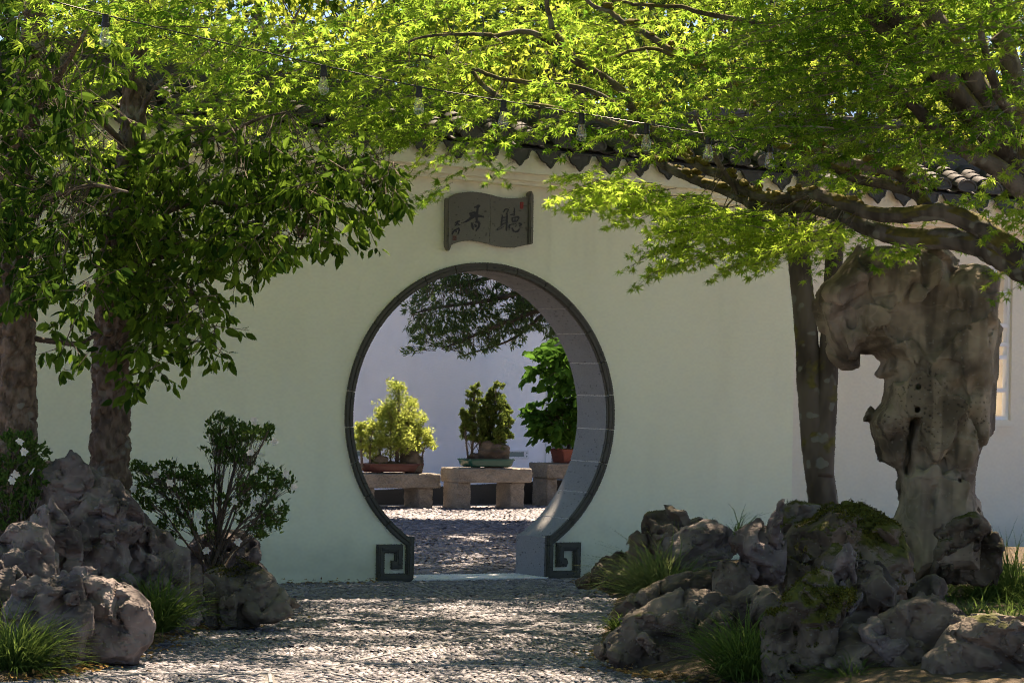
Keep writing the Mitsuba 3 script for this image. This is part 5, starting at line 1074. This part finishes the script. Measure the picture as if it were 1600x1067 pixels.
bonsai('upright dark green bonsai grove around a rock in a green rectangular tray', ((ua + ub) / 2, ym, zm, (ub - ua) / 2, .18, .10, 'm_tray_green'), tr,
       [(np.array([Bm(768, 710)[0], ym - .06, zm + .14]), .17, (1.25, .6, .95), 7), (np.array([Bm(740, 715)[0], ym - .05, zm + .10]), .09, (1.1, .8, .8), 8)], 0, True, 'm_bonsai_dark', 62) if leafy('m_bonsai_dark', [.06, .10, .022], [.19, .24, .05], 1.0, .5) is None else 0
# the potted tree on the right bench
OVAL_F = oval_leaf(.30, .08)
pt = thing('potted_tree', 'small tree with bright green drooping leaves in a red clay pot', 'potted tree')
zr = Zb(724, 870, yr) + .004; yp = yr + .22
def Bp(px, py): return aty(px, py, yp)
pa, pb = Bp(866, 705)[0], Bp(905, 705)[0]; pc = (pa + pb) / 2 + .02; hw = (pb - pa) / 2
v = []
for zz, k in ((zr, .74), (zr + .135, .90), (zr + .136, 1.04), (zr + .165, 1.06), (zr + .165, .9), (zr + .13, .86)): v += [[pc + sx * hw * k, yp + sy * hw * k, zz] for sx, sy in ((-1, -1), (1, -1), (1, 1), (-1, 1))]
f = []
for k in range(5):
    for j in range(4): p, q = k * 4 + j, k * 4 + (j + 1) % 4; f += [[p, q, q + 4], [p, q + 4, p + 4]]
f += [[20, 21, 22], [20, 22, 23], [2, 1, 0], [3, 2, 0]]
put('pot', M(v, f), 'm_pot_red', pt)
m = trimesh.creation.icosphere(2, 1.0); m.apply_scale([hw * .8, hw * .8, .03]); m.apply_translation([pc, yp, zr + .14]); put('soil', m, 'm_moss', pt, smooth=True)
PC = Crown(71); stem = smooth_line(np.array([[pc, yp, zr + .13, .02], [pc + .02, yp, zr + .35, .017], [pc + .10, yp + .03, zr + .8, .013], [pc + .08, yp, zr + 1.3, .010], [pc + .05, yp, zr + 1.65, .006]]), 8); put('trunk', tube(stem[:, :3], stem[:, 3], 8, .2, 5), 'm_bark_thin', pt, smooth=True)
q = smooth_line(np.array([[*stem[10, :3], .014], [*(stem[10, :3] + [-.10, -.04, .10]), .009], [*(stem[10, :3] + [-.30, -.06, .22]), .005]]), 6); put('branch', tube(q[:, :3], q[:, 3], 7, .2, 6), 'm_bark_thin', pt, smooth=True)
for (x, y, rx, ry, n) in [(858, 535, 18, 14, 8), (862, 560, 30, 16, 14), (850, 575, 22, 10, 8), (880, 545, 22, 26, 12), (880, 590, 22, 14, 8), (865, 630, 26, 12, 10), (850, 645, 22, 14, 14), (845, 660, 16, 12, 9), (872, 655, 24, 18, 16), (890, 640, 20, 26, 14), (885, 610, 20, 12, 7), (890, 680, 14, 10, 5), (862, 672, 14, 10, 6), (900, 580, 14, 50, 14), (885, 560, 20, 30, 14), (880, 640, 26, 30, 18), (868, 600, 22, 18, 8)]:
    for k in range(n):
        rg = PC.rg; a = rg.uniform(0, 6.28); r = math.sqrt(rg.random()); p = Bp(x + 13 + rx * .9 * r * math.cos(a), y + ry * r * math.sin(a)) + [0, rg.uniform(-.2, .2), 0]
        j = np.linalg.norm(stem[:, :3] - p, axis=1).argmin(); out = unit(p - stem[j, :3] + rg.normal(0, .12, 3)); L_ = .20; e = p + out * L_ - [0, 0, .10]
        PC.tw.append([*stem[j, :3], *p, .004, .003]); PC.tw.append([*p, *e, .003, .001])
        sd = unit(np.cross(out, [0, 0, 1.0]))
        for t in np.linspace(.1, 1, 5):
            for s in (-1, 1): PC.L.add(p + (e - p) * t, out * .6 + sd * s * .7 - [0, 0, .55] + rg.normal(0, .35, 3), [0, 0, .7] + rg.normal(0, .5, 3) - VF * .5, .125 * rg.uniform(.6, 1.2), np.clip(.5 + rg.normal(0, .25), 0, 1))
put('twigs', tubes(PC.tw), 'm_bark_thin', pt, kind='stuff'); put_leaves('foliage', PC.L, OVAL_F, 'm_fresh', pt, parts=120)

# ------------------------------------------------------------------ evergreen leaning over the inner courtyard
ev = thing('evergreen_tree', 'dark narrow leaved evergreen hanging over the inner courtyard behind the gate', 'tree')
EC = Crown(81); ED = 33.0
eb = [atd(1010, 800, ED), atd(1000, 640, ED), atd(985, 520, ED), atd(960, 400, ED), atd(930, 250, ED), atd(900, 120, ED)]
Q = smooth_line(np.array([[*p, r] for p, r in zip(eb, (.17, .15, .13, .11, .08, .05))]), 8); put('trunk', tube(Q[:, :3], Q[:, 3], 14, .2, 1), 'm_bark_twin', ev, smooth=True); ebr = [Q[:, :3]]
for L, d1 in (([(985, 500, 9), (920, 475, 7), (860, 480, 5), (800, 500, 4), (740, 525, 2.5), (690, 545, 1.2)], 32.6), ([(965, 420, 8), (900, 430, 6), (840, 450, 5), (760, 470, 3.5), (690, 480, 2), (645, 490, 1.2)], 32.4), ([(975, 450, 7), (900, 455, 5), (850, 490, 3.5), (800, 530, 2), (725, 555, 1)], 33.3), ([(955, 380, 8), (880, 400, 6), (780, 430, 4), (690, 450, 2)], 33.4), ([(940, 300, 6), (840, 330, 4), (740, 380, 2)], 33.2), ([(930, 260, 6), (1000, 230, 4), (1080, 220, 2)], 33.2)):
    P, R = px_line(L, ED, d1, 6); ebr.append(P); put('branch', tube(P, R, 7, .2, 3), 'm_bark_twin', ev, smooth=True)
EB = np.concatenate(ebr)
for (x, y, rx, ry, n) in [(660, 480, 30, 10, 34), (655, 510, 26, 10, 26), (690, 455, 50, 25, 130), (760, 440, 70, 30, 220), (840, 440, 60, 35, 220), (700, 500, 50, 22, 130), (770, 490, 70, 35, 260), (850, 490, 50, 30, 190), (690, 530, 45, 14, 80), (650, 548, 20, 6, 12), (740, 530, 40, 20, 90), (790, 520, 40, 20, 80), (722, 553, 14, 8, 10), (705, 440, 50, 18, 80), (870, 520, 20, 10, 20), (740, 380, 90, 40, 150), (860, 350, 90, 50, 150), (960, 300, 90, 70, 150)]:
    for k in range(int(n * .62)):
        rg = EC.rg; a = rg.uniform(0, 6.28); r = math.sqrt(rg.random()); p = atd(x + rx * r * math.cos(a), y + ry * r * math.sin(a), ED + rg.uniform(-.7, .7)); j = np.linalg.norm(EB - p, axis=1).argmin()
        o = unit(p - EB[j]); EC.tw.append([*(p - o * .15), *p, .004, .002]); EC.tuft(p, o + [-.2, -.1, -.1], .085, .45, 9, .5)
for k in range(3500):  # unseen tufts added overhead to shade the inner courtyard
    rg = EC.rg; c = np.array([rg.uniform(-1.9, 2.2), rg.uniform(25.5, 36.5), rg.uniform(6.0, 7.2)])
    if c[1] > 36.4: continue
    if meshkit.noise(np.array([c[0] * .9, c[1] * .7, 0]), 9) < .74: EC.tuft(CAM * [1, 1, 0] + VR * c[0] + VF * c[1] + np.array([0, 0, c[2]]), rg.normal(0, 1, 3), .30, .45, 12, 1.0)
put('twigs', tubes(EC.tw), 'm_bark_thin', ev, kind='stuff'); put_leaves('foliage', EC.L, LANCE, 'm_ever', ev)

# ------------------------------------------------------------------ trees beyond the walls
def back_tree(label, px, d, z0, z1, rad, n, mat, template, size, seed, blobs=46, squash=.75):
    t = thing('background_tree', label, 'tree', 'trees beyond the garden walls'); rg = np.random.default_rng(seed); C = Crown(seed)
    g = CAM * [1, 1, 0] + ((atd(px, 500, d) - CAM) * [1, 1, 0]); top = g + [0, 0, z1 - .6]; Q = smooth_line(np.array([[*g, .16], [*(g + [rg.normal(0, .15), rg.normal(0, .15), z0 * .6]), .13], [*(g + [rg.normal(0, .25), 0, z0 * 1.1]), .10], [*top, .03]]), 8)
    put('trunk', tube(Q[:, :3], Q[:, 3], 10, .2, seed), 'm_bark_twin', t, smooth=True); c0 = g + [0, 0, (z0 + z1) / 2]
    for k in range(blobs):
        u = unit(rg.normal(size=3)); c = c0 + u * rg.random() ** .45 * np.array([rad, rad, (z1 - z0) / 2]); j = rg.integers(len(Q) // 2, len(Q)); C.tw.append([*Q[j, :3], *c, .03, .008])
        C.blob(c, rad * rg.uniform(.22, .36), n // blobs, size, np.clip(.5 + rg.normal(0, .25), 0, 1), .5, squash)
    put('twigs', tubes(C.tw), 'm_bark_thin', t, kind='stuff'); put_leaves('foliage', C.L, template, mat, t)
LANCE2 = (LANCE[0] * [1.9, 1, 1], LANCE[1])
BT = [('bright yellow green maple behind the wall at the far left', 210, 33, 2.8, 5.6, 1.9, 4200, 'm_maple_back', STAR_S, .10),
      ('dark evergreen beyond the wall at the left edge', -20, 36, 2.5, 8.2, 2.4, 5600, 'm_dark', LANCE2, .16),
      ('sunlit maple beyond the wall above the plaque', 620, 47, 3.8, 8.4, 2.9, 6500, 'm_maple_back', CHIP6, .15),
      ('tall dark tree behind the sunlit maples left of the middle', 400, 46, 3, 9, 2.6, 6000, 'm_dark', LANCE2, .18),
      ('yellow green maple beyond the wall right of the middle', 940, 47, 3.8, 8.4, 2.9, 6500, 'm_maple_back', CHIP6, .15),
      ('dark tree beyond the wall in the middle', 800, 48, 3, 9.4, 2.8, 6500, 'm_dark', LANCE2, .18),
      ('tall dark tree beyond the slatted building', 1180, 47, 3, 9.4, 3.0, 6500, 'm_dark', LANCE2, .18),
      ('green maple beyond the right wall', 1400, 33, 3.3, 6.6, 1.9, 4200, 'm_maple_back', STAR_S, .10),
      ('dark evergreen between the sunlit maples above the gate', 700, 54, 4.5, 11, 3.4, 6500, 'm_dark', LANCE2, .22),
      ('dark evergreen behind the bright maple on the far left', 180, 50, 3.5, 10, 3.2, 6500, 'm_dark', LANCE2, .22),
      ('dark evergreen farthest back above the maple limbs', 1030, 55, 4.5, 11, 3.4, 6500, 'm_dark', LANCE2, .22),
      ('dark evergreen behind the maple right of the twin trunks', 1400, 52, 4, 10.5, 3.4, 6500, 'm_dark', LANCE2, .22),
      ('dark evergreen beyond the right wall at the right edge', 1620, 44, 2.5, 9.2, 3.2, 6500, 'm_dark', LANCE2, .18)]
for i, (lb, *a) in enumerate(BT): back_tree(lb, *a, 300 + i)
# dark timber building with slats behind the wall
sb = thing('timber_building', 'dark timber building with upright slats behind the garden wall', 'building')
solid('m_timber', c_bark([.022, .019, .017], [.060, .052, .046], 0, 9, 2), .85)
DS = 31.0; A, Bq = atd(1120, 200, DS), atd(1360, 200, DS); ys = A[1]; xa, xb = A[0], aty(1360, 200, ys)[0]
put('wall', box(xa, xb, ys + .1, ys + 2.2, 0, 4.05), 'm_timber', sb)
for i in range(22):
    x = xa + (xb - xa) * (i + .5) / 22; put('slat', bevbox(x - .028, x + .028, ys + .03, ys + .0995, 3.2, 4.0, .006), 'm_timber', sb)
put('rail', bevbox(xa - .05, xb + .05, ys - .02, ys + .0985, 4.0005, 4.10, .01), 'm_timber', sb); put('eave', bevbox(xa - .2, xb + .2, ys - .35, ys + 2.4, 4.16, 4.24, .01), 'm_ridge', sb)
po = thing('fence_post', 'dark timber post with a wide flat cap behind the garden wall', 'post')
p = atd(1355, 245, 29); put('post', bevbox(p[0] - .10, p[0] + .10, p[1] - .1, p[1] + .1, 0, p[2], .01), 'm_timber', po); put('cap', bevbox(p[0] - .15, p[0] + .15, p[1] - .15, p[1] + .15, p[2] + .001, p[2] + .06, .015), 'm_timber', po)
# green plants behind the lattice window
lp = Crown(91); lk = thing('leafy_plant', 'broad leaved green plant seen through the lattice window', 'plant')
b0 = aty(1570, 640, 1.1)
for k in range(240):
    rg = lp.rg; lp.L.add(b0 + rg.normal(0, .35, 3) * [1.1, .4, .9] - [0, 0, .08], rg.normal(0, .6, 3) + [0, 0, .6], rg.normal(0, .6, 3) - VF, .30 * rg.uniform(.6, 1.1), rg.random())
put('stem', tube(np.array([[b0[0], b0[1], 0], [b0[0] + .05, b0[1], .6], [b0[0], b0[1], b0[2]]]), np.array([.02, .016, .01]), 8), 'm_bark_thin', lk, smooth=True)
put_leaves('foliage', lp.L, OVAL, 'm_fresh', lk)
sw = thing('inner_wall', 'grey wall seen through the lattice window', 'wall')
put('plaster', box(XR + .5, XR + 9, 3.6, 3.85, 0, 3.2), 'm_reveal', sw)

# ------------------------------------------------------------------ string of bulbs
sl = thing('string_lights', 'black cable with clear light bulbs strung across the courtyard under the maple', 'string lights')
solid('m_black', [.012, .012, .014], .4); scene['m_glass'] = {'type': 'thindielectric', 'int_ior': 1.5}
solid('m_wire', [.35, .28, .16], .3)
CB = [(-150, -60, 14.2), (74, 0, 14.8), (165, 24, 15.0), (300, 56, 15.6), (506, 103, 16.4), (655, 136, 16.8), (787, 158, 17.1), (909, 178, 17.4), (1010, 194, 17.5), (1107, 210, 17.4), (1203, 222, 17.6), (1300, 232, 17.8), (1420, 243, 18.0)]
Q = smooth_line(np.array([atd(*q) for q in CB]), 6); put('cable', tube(Q, .0035, 6), 'm_black', sl, smooth=True)
def lathe(prof, n=14):
    t = np.arange(n) * 2 * np.pi / n; V = np.concatenate([np.stack([r * np.cos(t), r * np.sin(t), z + 0 * t], 1) for r, z in prof]); F = []
    for k in range(len(prof) - 1):
        for j in range(n): p, q = k * n + j, k * n + (j + 1) % n; F += [[p, q, q + n], [p, q + n, p + n]]
    return M(V, F)
glass = lathe([(.0145, -.052), (.017, -.066), (.0235, -.088), (.0285, -.110), (.0285, -.124), (.023, -.138), (.012, -.147), (.001, -.1485)])
sock = lathe([(.001, .012), (.012, .011), (.0165, .004), (.0175, -.030), (.021, -.031), (.021, -.050), (.016, -.053), (.001, -.053)])
fil = tubes([[0, 0, -.053, .004, 0, -.105, .0016, .0012], [.004, 0, -.105, -.004, 0, -.105, .0012, .0012], [-.004, 0, -.105, 0, 0, -.053, .0012, .0016]], 4)
for (x, y, d) in [CB[i] for i in (2, 4, 5, 6, 7, 8, 9, 10)]:
    p = atd(x, y, d) - [0, 0, .006]; k = numbered(sl + '__bulb'); m = glass.copy(); m.apply_translation(p); scene[k] = mikit.ply(m, 'm_glass', smooth=True)
    m = sock.copy(); m.apply_translation(p); put('socket', m, 'm_black', k, smooth=40); m = fil.copy(); m.apply_translation(p); put('filament', m, 'm_wire', k)
